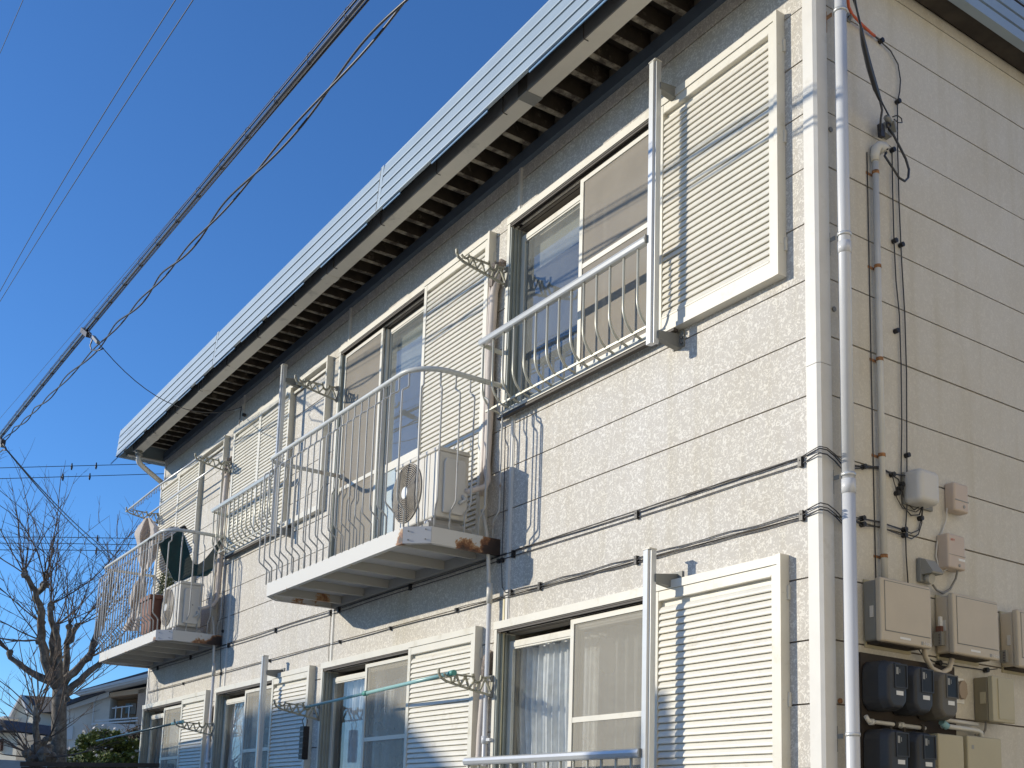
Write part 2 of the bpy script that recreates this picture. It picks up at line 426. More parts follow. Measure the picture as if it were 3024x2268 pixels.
# ================================================================== BUILDING
XL = -11.11; U = 0.303; ZJ = 5.72; DEP = 5.6
B = thing('apartment_building', 'two storey apartment block clad in mottled pale siding boards with a blue metal roof edge', 'apartment building', (-5.5, 2.8, 0))
SH = -2.935
WINS = []
for fl in (0, 1):
    dz = SH * fl
    WINS += [(-2.77, -1.145, -0.20, 4.30 + dz, 5.70 + dz, 'open', fl, 0),
             (-5.57, -3.97, -2.99, (3.45 if fl == 0 else 3.7) + dz, 5.70 + dz, 'door' if fl == 0 else 'open', fl, 1),
             (-8.33, -6.70, -5.80, 4.30 + dz, 5.70 + dz, 'closed' if fl == 0 else 'open', fl, 2),
             (-11.09, -9.47, -8.60, (3.45 if fl == 0 else 3.7) + dz, 5.70 + dz, 'closed' if fl == 0 else 'open', fl, 3)]
OPEN = [(w[0] + 0.02, w[1] - 0.02, w[3] + 0.02, w[4] - 0.02) for w in WINS]

def minus(xa, xb, za, zb, holes):
    cuts = sorted({za, zb} | {z for h in holes for z in (h[2], h[3]) if za < z < zb})
    out = []
    for a, b in zip(cuts, cuts[1:]):
        mid = (a + b) / 2; segs = [(xa, xb)]
        for h in holes:
            if h[2] < mid < h[3]:
                ns = []
                for s0, s1 in segs:
                    if h[1] <= s0 or h[0] >= s1: ns.append((s0, s1)); continue
                    if h[0] > s0: ns.append((s0, h[0]))
                    if h[1] < s1: ns.append((h[1], s1))
                segs = ns
        out += [(s0, s1, a, b) for s0, s1 in segs if s1 - s0 > 0.004]
    return out

def clusters(rects):
    g = []
    for r in rects:
        hit = [c for c in g if any(abs(q[3] - r[2]) < 1e-6 and min(q[1], r[1]) > max(q[0], r[0]) for q in c)]
        n = [r]
        for c in hit: n += c; g.remove(c)
        g.append(n)
    return g

# structural wall behind the boards, with the same openings
mb = MB()
for r in minus(XL + 0.01, -0.02, 0, 6.34, OPEN): mb.box(r[0], r[1], 0.022, 0.14, r[2], r[3])
mb.box(-0.14, -0.022, 0.14, DEP, 0, 6.34); mb.box(XL + 0.02, XL + 0.14, 0.14, DEP, 0, 6.34); mb.box(XL + 0.02, -0.022, DEP, DEP + 0.12, 0, 6.34)
part('wall', mb, MWALL, B)
# joints seen between the boards: sheathing right behind them
mb = MB()
for r in minus(XL + 0.01, -0.01, 0, 6.2, OPEN): mb.box(r[0], r[1], 0.012, 0.021, r[2], r[3])
mb.box(-0.021, -0.012, 0.021, DEP, 0, 6.2)
part('sheathing', mb, MGROOVE, B)
# interior: floors, party walls
mb = MB()
mb.box(XL + 0.14, -0.14, 0.14, DEP, 3.05, 3.30); mb.box(XL + 0.14, -0.14, 0.14, DEP, 0.35, 0.5); mb.box(XL + 0.14, -0.14, 0.14, DEP, 6.0, 6.1)
for x in (-2.69 - 0.06, -5.48 - 0.1, -8.22): mb.box(x - 0.25, x - 0.15, 0.14, DEP, 0.5, 6.0)
mb.box(XL + 0.14, -0.14, 2.9, 3.0, 0.5, 6.0)
part('room_walls', mb, MROOM, B)
DIV = [XL, -8.19, -5.475, -2.69, -0.07]
rnd = random.Random(4)
for k in range(-2, 19):
    zt = ZJ - k * U - 0.004; zb = ZJ - (k + 1) * U + 0.004
    zt = min(zt, 6.17); zb = max(zb, 0.25)
    if zt - zb < 0.05: continue
    for i in range(4):
        a = DIV[i] + (0.024 if i else 0.004); b = DIV[i + 1] - (0.024 if i < 3 else 0.0)
        pr = rnd.uniform(-0.0012, 0.0012)
        for c in clusters(minus(a, b, zb, zt, OPEN)):
            mb = MB()
            for r in c: mb.box(r[0], r[1], -0.004 + pr, 0.012, r[2], r[3])
            part('siding_board', mb, MSIDE, B)
    zt2 = min(ZJ - k * U - 0.004, 6.10)
    mb = MB(); pr = rnd.uniform(-0.0012, 0.0012); mb.box(-0.012, 0.003 + pr, 0.072, DEP, zb, zt2)
    part('siding_board', mb, MEND, B)
# vertical joint covers and corner trims
for x in DIV[1:4]:
    holes = [h for h in OPEN if h[0] - 0.02 < x < h[1] + 0.02]
    for r in minus(x - 0.024, x + 0.024, 0.25, 6.17, [(x - 1, x + 1, h[2] - 0.05, h[3] + 0.075) for h in holes]):
        mb = MB(); mb.box(r[0], r[1], -0.008, 0.012, r[2], r[3]); mb.box(r[0] + 0.010, r[1] - 0.010, -0.014, -0.0075, r[2], r[3])
        part('joint_cover', mb, MTRIM, B)
mb = MB()
for za, zb in ((0.25, 3.742), (3.745, 6.15)):
    mb.prism([(-0.072, 0.011), (-0.072, -0.013), (-0.004, -0.016), (0.013, -0.004), (0.0155, 0.07), (-0.011, 0.07), (-0.011, 0.011)], 'z', za, zb)
part('corner_trim', mb, MTRIM, B)
mb = MB(); mb.box(XL - 0.02, XL + 0.004, -0.012, 0.06, 0.25, 6.15); mb.box(XL + 0.004, XL + 0.03, -0.012, -0.005, 0.25, 6.15)
part('corner_trim', mb, MTRIM, B)
mb = MB().box(XL + 0.0, XL + 0.02, 0.06, DEP, 0.25, 6.15); part('left_end_cladding', mb, MEND, B)
mb = MB().box(XL - 0.02, 0.02, 0.02, DEP + 0.1, 0.0, 0.249); part('foundation', mb, MCONC, B)

# ---------------- eaves
part('wall_beam', MB().box(XL - 0.01, 0.02, -0.045, 0.012, 6.118, 6.206), MBEAM, B)
FX0, FX1 = XL - 0.13, 0.19
# deck above the rafters and the flat roof
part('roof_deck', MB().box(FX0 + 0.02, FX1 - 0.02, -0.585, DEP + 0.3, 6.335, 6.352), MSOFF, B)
part('roof_sheet', MB().box(FX0 + 0.03, FX1 - 0.03, -0.57, DEP + 0.3, 6.353, 6.40), MBLUE, B)
RJ = random.Random(9)
raf = MB().box(-0.021, 0.021, -0.38, 0.012, 0.004, 0.118).mesh('rafter'); raf.materials.append(MRAFS)
rpt = MB().box(-0.0215, 0.0215, -0.38, 0.010, 0, 0.0039).mesh('rafter_underside'); rpt.materials.append(MRAFT)  # paler underside copy: bounced light put into the colour, with peeling paint
x = -0.13; n = 0
while x > XL + 0.05:
    xx = x + RJ.uniform(-.006, .006); shared('rafter', raf, B, (xx, 0, 6.2075)); shared('rafter_underside', rpt, B, (xx, 0, 6.2075)); x -= 0.2003; n += 1
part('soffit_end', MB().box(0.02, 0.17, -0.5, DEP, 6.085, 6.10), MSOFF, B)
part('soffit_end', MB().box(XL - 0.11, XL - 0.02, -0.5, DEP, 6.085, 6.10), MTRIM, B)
# ribbed blue metal edge: four courses, in lengths joined by cover strips
CZ = [(6.061, -0.624, 6.151, -0.617), (6.151, -0.617, 6.242, -0.610), (6.242, -0.610, 6.341, -0.602), (6.341, -0.602, 6.437, -0.594)]
CUT = [FX1, -3.72, -7.44, -10.66, FX0]
for j in range(4):
    a, b = CUT[j], CUT[j + 1]
    for (z0, y0, z1, y1) in CZ:
        mb = MB(); top = 0.020 * (j == 0)
        mb.prism([(y0 - 0.004, z0), (y0 - 0.004, z0 + 0.01), (y1 - 0.002, z1 - 0.014), (y1 + 0.014, z1 - 0.013), (y1 + 0.014, z1 + (top if z1 > 6.4 else 0)), (y1 + 0.03, z1 + (top if z1 > 6.4 else 0)), (y0 + 0.02, z0)], 'x', a - 0.0015, b + 0.0015)
        part('roof_edge_strip', mb, MBLUE, B)
for x in (-3.72, -7.44):
    mb = MB(); mb.prism([(-0.6275, 6.062), (-0.6235, 6.066), (-0.596, 6.43), (-0.600, 6.436)], 'x', x - 0.022, x + 0.022)
    part('edge_cover_strip', mb, MBLUE, B)
    part('edge_cover_seam', MB().prism([(-0.6295, 6.062), (-0.627, 6.066), (-0.5995, 6.43), (-0.602, 6.432)], 'x', x - 0.026, x - 0.022), MRAFT, B)
# same edge on both ends
for sgn, xe in ((1, FX1), (-1, FX0)):
    for i, (z0, y0, z1, y1) in enumerate(CZ):
        o0, o1 = (y0 + 0.624), (y1 + 0.624)
        mb = MB()
        prof = [(xe - sgn * (o0 - 0.003), z0), (xe - sgn * (o1 - 0.001), z1 - 0.016), (xe - sgn * (o1 + 0.012), z1 - 0.010), (xe - sgn * (o1 + 0.012), z1), (xe - sgn * 0.05, z1), (xe - sgn * 0.05, z0)]
        if sgn < 0: prof = prof[::-1]
        vs = [(px_, -0.62 + o0, pz_) for px_, pz_ in prof] + [(px_, DEP + 0.4, pz_) for px_, pz_ in prof]
        m_ = len(prof)
        mb.add(vs, [list(range(m_)), [m_ + q for q in range(m_)][::-1]] + [[q, m_ + q, m_ + (q + 1) % m_, (q + 1) % m_] for q in range(m_)])
        part('roof_edge_strip', mb, MBLUE, B)
# underside board between edge and gutter
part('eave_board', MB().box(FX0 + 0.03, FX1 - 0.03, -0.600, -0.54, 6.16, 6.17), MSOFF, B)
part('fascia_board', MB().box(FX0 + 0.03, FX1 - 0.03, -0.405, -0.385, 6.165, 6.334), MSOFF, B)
rd = random.Random(5); x = 0.1
while x > XL:
    l_ = rd.uniform(0.25, 0.9); part('drip_edge', MB().box(x - l_, x, -0.612, -0.606, 6.044, 6.060), mat('drip_blue', (0.12, 0.26, 0.45), 0.4), B); x -= l_ + rd.uniform(0.08, 0.5)

# ---------------- gutter: its own long channel hung from the edge
G = thing('box_gutter', 'long beige box gutter hanging under the front eave', 'gutter', (-5.3, -0.5, 5.99))
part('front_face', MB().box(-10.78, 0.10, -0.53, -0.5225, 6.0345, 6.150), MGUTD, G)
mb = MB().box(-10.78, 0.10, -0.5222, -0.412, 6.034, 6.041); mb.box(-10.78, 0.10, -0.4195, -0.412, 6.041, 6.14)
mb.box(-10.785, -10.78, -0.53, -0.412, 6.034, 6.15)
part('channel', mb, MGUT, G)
for x in (-0.62, -1.90, -4.9, -8.15, -10.1):
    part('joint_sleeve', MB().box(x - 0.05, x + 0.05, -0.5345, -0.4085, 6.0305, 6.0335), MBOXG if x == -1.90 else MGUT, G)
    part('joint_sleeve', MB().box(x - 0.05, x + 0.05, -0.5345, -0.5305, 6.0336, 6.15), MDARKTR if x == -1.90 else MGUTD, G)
x = -0.4
while x > -10.7:
    part('hanger', MB().tube([(x, -0.537, 6.14), (x, -0.537, 6.04), (x, -0.53, 6.029), (x, -0.50, 6.029)], 0.003, 5).box(x - 0.008, x + 0.008, -0.60, -0.45, 6.152, 6.158), MSOFF, G); x -= 0.86
mb = MB().tube([(-10.70, -0.47, 6.033), (-10.70, -0.47, 5.965)], 0.045, 12)
part('outlet', mb, MBOXG, G)
mb = MB().tube([(-10.70, -0.47, 5.97), (-10.70, -0.47, 5.91), (-10.715, -0.45, 5.88), (-10.80, -0.37, 5.86), (-11.13, -0.03, 5.80), (-11.15, 0.02, 5.77), (-11.155, 0.04, 5.70), (-11.155, 0.05, 0.2)], 0.034, 12)
part('downspout', mb, MPIPE2, G)

# ================================================================== WINDOWS
SLATC = {}
def slat_mesh(L):
    L = round(L, 3)
    if L not in SLATC:
        mb = MB().prism([(-0.0545, 0.0045), (-0.0525, 0.0), (-0.038, 0.0015), (-0.033, 0.0372), (-0.0385, 0.0372), (-0.0455, 0.0300), (-0.0525, 0.0150)], 'x', 0, L)
        me = mb.mesh('slat'); me.materials.append(MSLAT); SLATC[L] = me
    return SLATC[L]
PITCH = 0.0377
def louvre(parent, xa, xb, za, zb, toprail, botrail, stile=0.035, name='louvre_panel', individual=True, dy=0.0):
    mb = MB()
    mb.box(xa, xa + stile, -0.058 + dy, -0.022 + dy, za, zb); mb.box(xb - stile, xb, -0.058 + dy, -0.022 + dy, za, zb)
    mb.box(xa + stile, xb - stile, -0.056 + dy, -0.022 + dy, zb - toprail, zb)
    mb.box(xa + stile, xb - stile, -0.056 + dy, -0.022 + dy, za, za + botrail)
    mb.box(xa + stile, xb - stile, -0.028 + dy, -0.023 + dy, za + botrail, zb - toprail)
    # little step lines on the rails
    mb.box(xa + stile + 0.004, xb - stile - 0.004, -0.0585 + dy, -0.0561 + dy, za + botrail - 0.012, za + botrail - 0.002)
    mb.box(xa + stile + 0.004, xb - stile - 0.004, -0.0585 + dy, -0.0561 + dy, zb - toprail + 0.002, zb - toprail + 0.010)
    p = part(name, mb, MCREAM, parent)
    z = za + botrail + 0.001
    if individual:
        me = slat_mesh(xb - xa - 2 * stile - 0.002)
        while z + PITCH <= zb - toprail + 0.004:
            shared('slat', me, p, (xa + stile + 0.001, dy, z)); z += PITCH
    else:
        mb = MB(); base = [(-0.0545, 0.0045), (-0.0525, 0.0), (-0.038, 0.0015), (-0.033, 0.0372), (-0.0385, 0.0372), (-0.0455, 0.0300), (-0.0525, 0.0150)]
        while z + PITCH <= zb - toprail + 0.004:
            mb.prism([(a + dy, b + z) for a, b in base], 'x', xa + stile + 0.001, xb - stile - 0.001); z += PITCH
        part('slats', mb, MSLAT, p, kind='stuff')
    return p

def window(X0, X1, XB, z0, z1, kind, fl, col):
    far = col == 3
    fr = MB()
    fr.box(X0, X0 + 0.032, -0.052, 0.10, z0, z1 - 0.001)                      # left jamb
    fr.box(X1 - 0.02, X1 + 0.004, -0.030, 0.10, z0, z1 - 0.001)
    fr.box(X0 - 0.006, X1 + 0.004, -0.056, 0.10, z1, z1 + 0.052)           # head, proud of the wall
    fr.box(X0 - 0.004, X1 + 0.004, -0.064, 0.10, z0 - 0.025, z0)            # sill
    w = part('window', fr, MCREAM, B)
    tr = MB()
    for i, y in enumerate((-0.046, -0.018, 0.012, 0.042)):
        tr.box(X0 + 0.0321, X0 + 0.046, y, y + 0.010, z0 + 0.012, z1 - 0.03)
        tr.box(X0 + 0.033, X1 - 0.021, y, y + 0.006, z0 + 0.0005, z0 + 0.018)
    tr.box(X0 + 0.033, X0 + 0.0345, -0.05, 0.098, z0 + 0.012, z1 - 0.03)
    part('track', tr, MREVEAL, w)
    ht = MB()
    for y in (-0.046, -0.018, 0.012, 0.042): ht.box(X0 + 0.033, X1 - 0.021, y, y + 0.006, z1 - 0.022, z1 - 0.0105)
    ht.box(X0 + 0.033, X1 - 0.021, -0.050, 0.098, z1 - 0.010, z1 - 0.0002)
    part('head_track', ht, MDARKTR, w)  # shade under the window head put into the track colour
    xm = (X0 + X1) / 2 + 0.01
    if kind in ('open', 'door'):
        def sash(xa, xb, y, za, zb, rail=0.055, mid=None, st=0.038):
            m_ = MB(); m_.box(xa, xa + st, y, y + 0.024, za, zb); m_.box(xb - st, xb, y, y + 0.024, za, zb)
            m_.box(xa + st, xb - st, y, y + 0.024, zb - rail, zb); m_.box(xa + st, xb - st, y, y + 0.024, za, za + rail)
            m_.box(xa + st, xb - st, y - 0.006, y - 0.0001, zb - rail + 0.012, zb - 0.012)
            if mid: m_.box(xa + st, xb - st, y, y + 0.024, mid - 0.035, mid + 0.035)
            part('sash', m_, MCREAM, w)
            if mid:
                part('pane', MB().box(xa + st, xb - st, y + 0.010, y + 0.014, mid + 0.035, zb - rail), MGLASS, w)
                part('pane', MB().box(xa + st, xb - st, y + 0.010, y + 0.014, za + rail, mid - 0.035), MFROST, w, label='frosted pale blue lower pane')
            else:
                part('pane', MB().box(xa + st, xb - st, y + 0.010, y + 0.014, za + rail, zb - rail), MGLASS if fl == 0 else MGLASS2, w)
        def screen(xa, xb, y, za, zb, st=0.034):
            m_ = MB(); m_.box(xa, xa + st, y, y + 0.016, za, zb); m_.box(xb - st, xb, y, y + 0.016, za, zb)
            m_.box(xa + st, xb - st, y, y + 0.016, zb - 0.03, zb); m_.box(xa + st, xb - st, y, y + 0.016, za, za + 0.04)
            mid = zb - 0.62 if kind == 'open' else zb - 1.28
            m_.box(xa + st, xb - st, y + 0.002, y + 0.014, mid - 0.016, mid + 0.016)
            part('screen_frame', m_, MCREAM, w)
            part('insect_screen', MB().box(xa + st, xb - st, y + 0.007, y + 0.009, za + 0.04, zb - 0.03), MSCREEN if fl == 0 else MSCREEN2, w)
        if kind == 'open':
            sash(X0 + 0.047, xm + 0.02, 0.045, z0 + 0.02, z1 - 0.075)
            sash(xm - 0.02, X1 - 0.022, 0.014, z0 + 0.02, z1 - 0.045)
            screen(xm - 0.01, X1 - 0.022, -0.016, z0 + 0.02, z1 - 0.035)
        else:
            sash(X0 + 0.047, xm + 0.02, 0.014, z0 + 0.02, z1 - 0.045, mid=z0 + 0.92)
            sash(xm - 0.0, X1 - 0.022, 0.045, z0 + 0.02, z1 - 0.045, mid=4.40, rail=0.05)
            screen(X0 + 0.050, xm - 0.0, -0.016, z0 + 0.02, z1 - 0.035)
    else:
        xc = (X0 + X1) / 2
        louvre(w, X0 + 0.034, xc + 0.012, z0 + 0.004, z1 - 0.004, 0.03, 0.05, name='shutter', individual=not far, dy=0.0)
        louvre(w, xc + 0.013, X1 + 0.012, z0 + 0.004, z1 - 0.004, 0.03, 0.05, name='shutter', individual=not far, dy=-0.003)
    # shutter case on the right
    xa = X1 + 0.014 if kind == 'closed' else X1 + 0.005
    zt, zb = z1 + 0.052, z0 - 0.03
    fb = MB()
    fb.box(xa, XB - 0.024, -0.064, -0.0045, zt - 0.045, zt)
    fb.box(XB - 0.024, XB, -0.066, -0.0045, zb, zt + 0.004)
    fb.box(xa, XB - 0.024, -0.064, -0.0045, zb, zb + (0.05 if kind == 'closed' else 0.028))
    if kind == 'closed':
        fb.box(xa, XB - 0.03, -0.030, -0.022, zt - 0.10, zt - 0.075)
    bx_ = part('shutter_case', fb, MCREAM, w)
    if kind != 'closed':
        louvre(bx_, xa + 0.001, XB - 0.025, zb + 0.029, zt - 0.046, 0.055, 0.075, stile=0.04, individual=not (fl == 1 and far))
    else:
        pass
    # latches and screws on the side of the case
    lt = MB()
    for z in (zt - 0.22, (zt + zb) / 2, zb + 0.14):
        lt.box(XB + 0.0005, XB + 0.010, -0.022, -0.006, z, z + 0.07); lt.box(XB + 0.0002, XB + 0.003, -0.05, -0.042, z + 0.03, z + 0.036)
    part('latch', lt, MCREAM, bx_)
    return w
WOBJ = {}
for wd in WINS: WOBJ[(wd[6], wd[7])] = window(*wd)

# curtains and blinds inside
def curtain(x0, x1, z0, z1, y, label, gapfn=None, m=MCURT, seed=1, amp=0.02):
    r = random.Random(seed); n = 150; ph = [r.uniform(0, 6.28) for _ in range(6)]
    mb = MB(); rows = 12
    for j in range(rows + 1):
        t = j / rows; z = z1 + (z0 - z1) * t
        for i in range(n + 1):
            s_ = i / n; x = x0 + (x1 - x0) * s_
            a = amp * (0.6 + 0.8 * t)
            yy = y + a * math.sin(s_ * 62 + ph[0] + 1.5 * math.sin(s_ * 7 + ph[1])) + 0.5 * a * math.sin(s_ * 131 + ph[2]) + 0.012 * t * math.sin(s_ * 9 + ph[3])
            zz = z + (0.012 * math.sin(s_ * 19 + ph[4]) if j == 0 else 0)
            if gapfn: x2 = gapfn(s_, t, x)
            else: x2 = x
            mb.v.append(Vector((x2, yy, zz)))
    for j in range(rows):
        for i in range(n):
            a = j * (n + 1) + i
            mb.f.append([a, a + 1, a + n + 2, a + n + 1]); mb.sm.append(True)
    return solo('curtain', mb, m, label, 'curtain', 'curtains behind the windows')
dz = SH
curtain(-2.80, -2.07, 1.40, 2.66, 0.17, 'white sheer curtain bunched behind the left pane of the lower window nearest the corner', seed=2, gapfn=lambda s_, t, x: x + 0.18 * (1 - s_) * max(0, t - 0.35))
curtain(-2.24, -1.28, 1.40, 2.68, 0.18, 'white sheer curtain behind the insect screen of the lower window nearest the corner', seed=3)
curtain(-5.46, -4.88, 0.85, 2.66, 0.17, 'narrow white sheer curtain behind the glass left of the mint laundry pole', seed=4, amp=0.03)
curtain(-5.04, -4.12, 0.85, 2.62, 0.22, 'dim sheer curtain behind the insect screen beside the mint laundry pole', seed=5)
curtain(-8.30, -7.62, 1.40, 2.62, 0.17, 'pleated white curtain behind the glass of the third lower window', seed=6, amp=0.035, gapfn=lambda s_, t, x: x - 0.10 * (1 - s_) * t)
curtain(-7.76, -6.86, 1.40, 2.62, 0.20, 'pleated white curtain behind the screen and slim post of the third lower window', seed=7, amp=0.03)
curtain(-11.13, -9.65, 0.85, 2.62, 0.19, 'white curtain in the farthest lower window by the left corner', seed=8)
# plain blinds / half curtain upstairs
solo('roller_blind', MB().box(-2.68, -1.97, 0.12, 0.123, 5.36, 5.62), mat('blind_beige', (0.33, 0.30, 0.24), 0.8), 'beige roller blind pulled a little way down inside the upper corner window', 'blind', 'blinds upstairs')
solo('roller_blind', MB().box(-4.70, -4.02, 0.12, 0.123, 5.22, 5.62), mat('blind_olive', (0.30, 0.29, 0.23), 0.8), 'olive beige blind at the top of the upstairs balcony door glass', 'blind', 'blinds upstairs')
solo('lined_curtain', MB().box(-5.50, -4.78, 0.14, 0.146, 3.5, 5.64), mat('lining', (0.52, 0.47, 0.38), 0.8), 'plain beige curtain closed behind the screened half of the upstairs balcony door', 'curtain', 'curtains behind the windows')
solo('lined_curtain', MB().box(-1.93, -1.17, 0.16, 0.166, 4.32, 5.62), mat('lining_grey', (0.36, 0.33, 0.28), 0.8), 'plain grey beige curtain closed behind the screened half of the upper corner window', 'curtain', 'curtains behind the windows')

# ================================================================== WINDOW GUARDS
def guard(label):
    g = thing('window_guard', label, 'window railing', (-1.95, -0.1, 4.26), group='aluminium guards across the windows')
    mb = MB(); mb.prism([(-0.222, 4.772), (-0.228, 4.790), (-0.222, 4.806), (-0.208, 4.814), (-0.190, 4.812), (-0.180, 4.804), (-0.178, 4.770), (-0.186, 4.764), (-0.214, 4.764)], 'x', -2.83, -1.06)
    part('handrail', mb, MALU, g)
    part('rail_end_cap', MB().box(-1.0599, -1.052, -0.224, -0.180, 4.766, 4.812), MBOXG, g)
    x0 = -2.797; sp = (2.797 - 1.14) / 13
    pts = [(0, -0.20, 4.766), (0, -0.20, 4.46)]
    for i in range(1, 9):
        a = i / 8 * math.pi / 2 * 0.93
        pts.append((0, -0.20 + 0.135 * (1 - math.cos(a)), 4.46 - 0.155 * math.sin(a)))
    pts.append((0, -0.03, 4.288))
    me = MB().tube(pts, 0.0085, 6).mesh('baluster'); me.materials.append(MBAR)
    for i in range(14): shared('baluster', me, g, (x0 + i * sp, 0, 0))
    mb = MB().beam((-2.86, -0.125, 4.315), (-1.10, -0.125, 4.315), 0.010, 0.014); part('lower_rail', mb, MBAR, g)
    mb = MB().beam((-2.84, -0.030, 4.282), (-1.02, -0.030, 4.282), 0.014, 0.012); part('lower_rail', mb, MBAR, g)
    mb = MB().beam((-2.80, -0.050, 4.258), (-0.98, -0.050, 4.258), 0.035, 0.014); part('bottom_channel', mb, MDARKTR, g)  # dark colour stands in for the channel's shaded underside
    # tall post with brackets
    P = MB()
    P.prism([(-1.054, -0.206), (-1.014, -0.210), (-1.010, -0.196), (-1.000, -0.196), (-1.000, -0.160), (-1.006, -0.160), (-1.010, -0.170), (-1.045, -0.170), (-1.054, -0.185)], 'z', 4.150, 5.885)
    p = part('post', P, MALU, g)
    part('post_cap', MB().box(-1.056, -0.998, -0.211, -0.158, 5.8851, 5.893), MGUT, g)
    for z, s_ in ((5.74, 1), (4.215, -1)):
        mb = MB(); mb.hexa([(-1.03, -0.17, z - 0.03), (-0.99, -0.17, z - 0.03), (-0.99, 0.0, z - 0.055), (-1.03, 0.0, z - 0.055)], [(-1.03, -0.17, z + 0.012), (-0.99, -0.17, z + 0.012), (-0.99, 0.0, z + 0.035), (-1.03, 0.0, z + 0.035)])
        mb.box(-1.05, -0.955, -0.014, -0.004, z - 0.05, z + 0.045)
        part('bracket', mb, MBOXG, g)
        part('bolt', MB().tube([(-0.967, -0.03, z), (-0.967, -0.012, z)], 0.006, 6).tube([(-0.967, -0.03, z - 0.03), (-0.967, -0.012, z - 0.03)], 0.006, 6), MSILVER, g)
    mb = MB(); mb.beam((-2.82, -0.185, 4.775), (-2.79, -0.012, 4.735), 0.012, 0.03); mb.box(-2.81, -2.775, -0.014, -0.006, 4.66, 4.77); part('wall_stay', mb, MBAR, g)
    return g
g1 = guard('aluminium guard with curved bars and tall post across the upper window beside the corner')
g2 = copy_tree(g1, (-5.56, 0, 0), 'aluminium guard with tall post in front of the closed upper shutters between the two balconies')
g3 = copy_tree(g1, (0, 0, -2.915), 'aluminium guard whose handrail crosses the lower corner window at the bottom edge')
g4 = copy_tree(g1, (-5.56, 0, -2.915), 'tall slim post and guard at the third lower window under the gap between balconies')

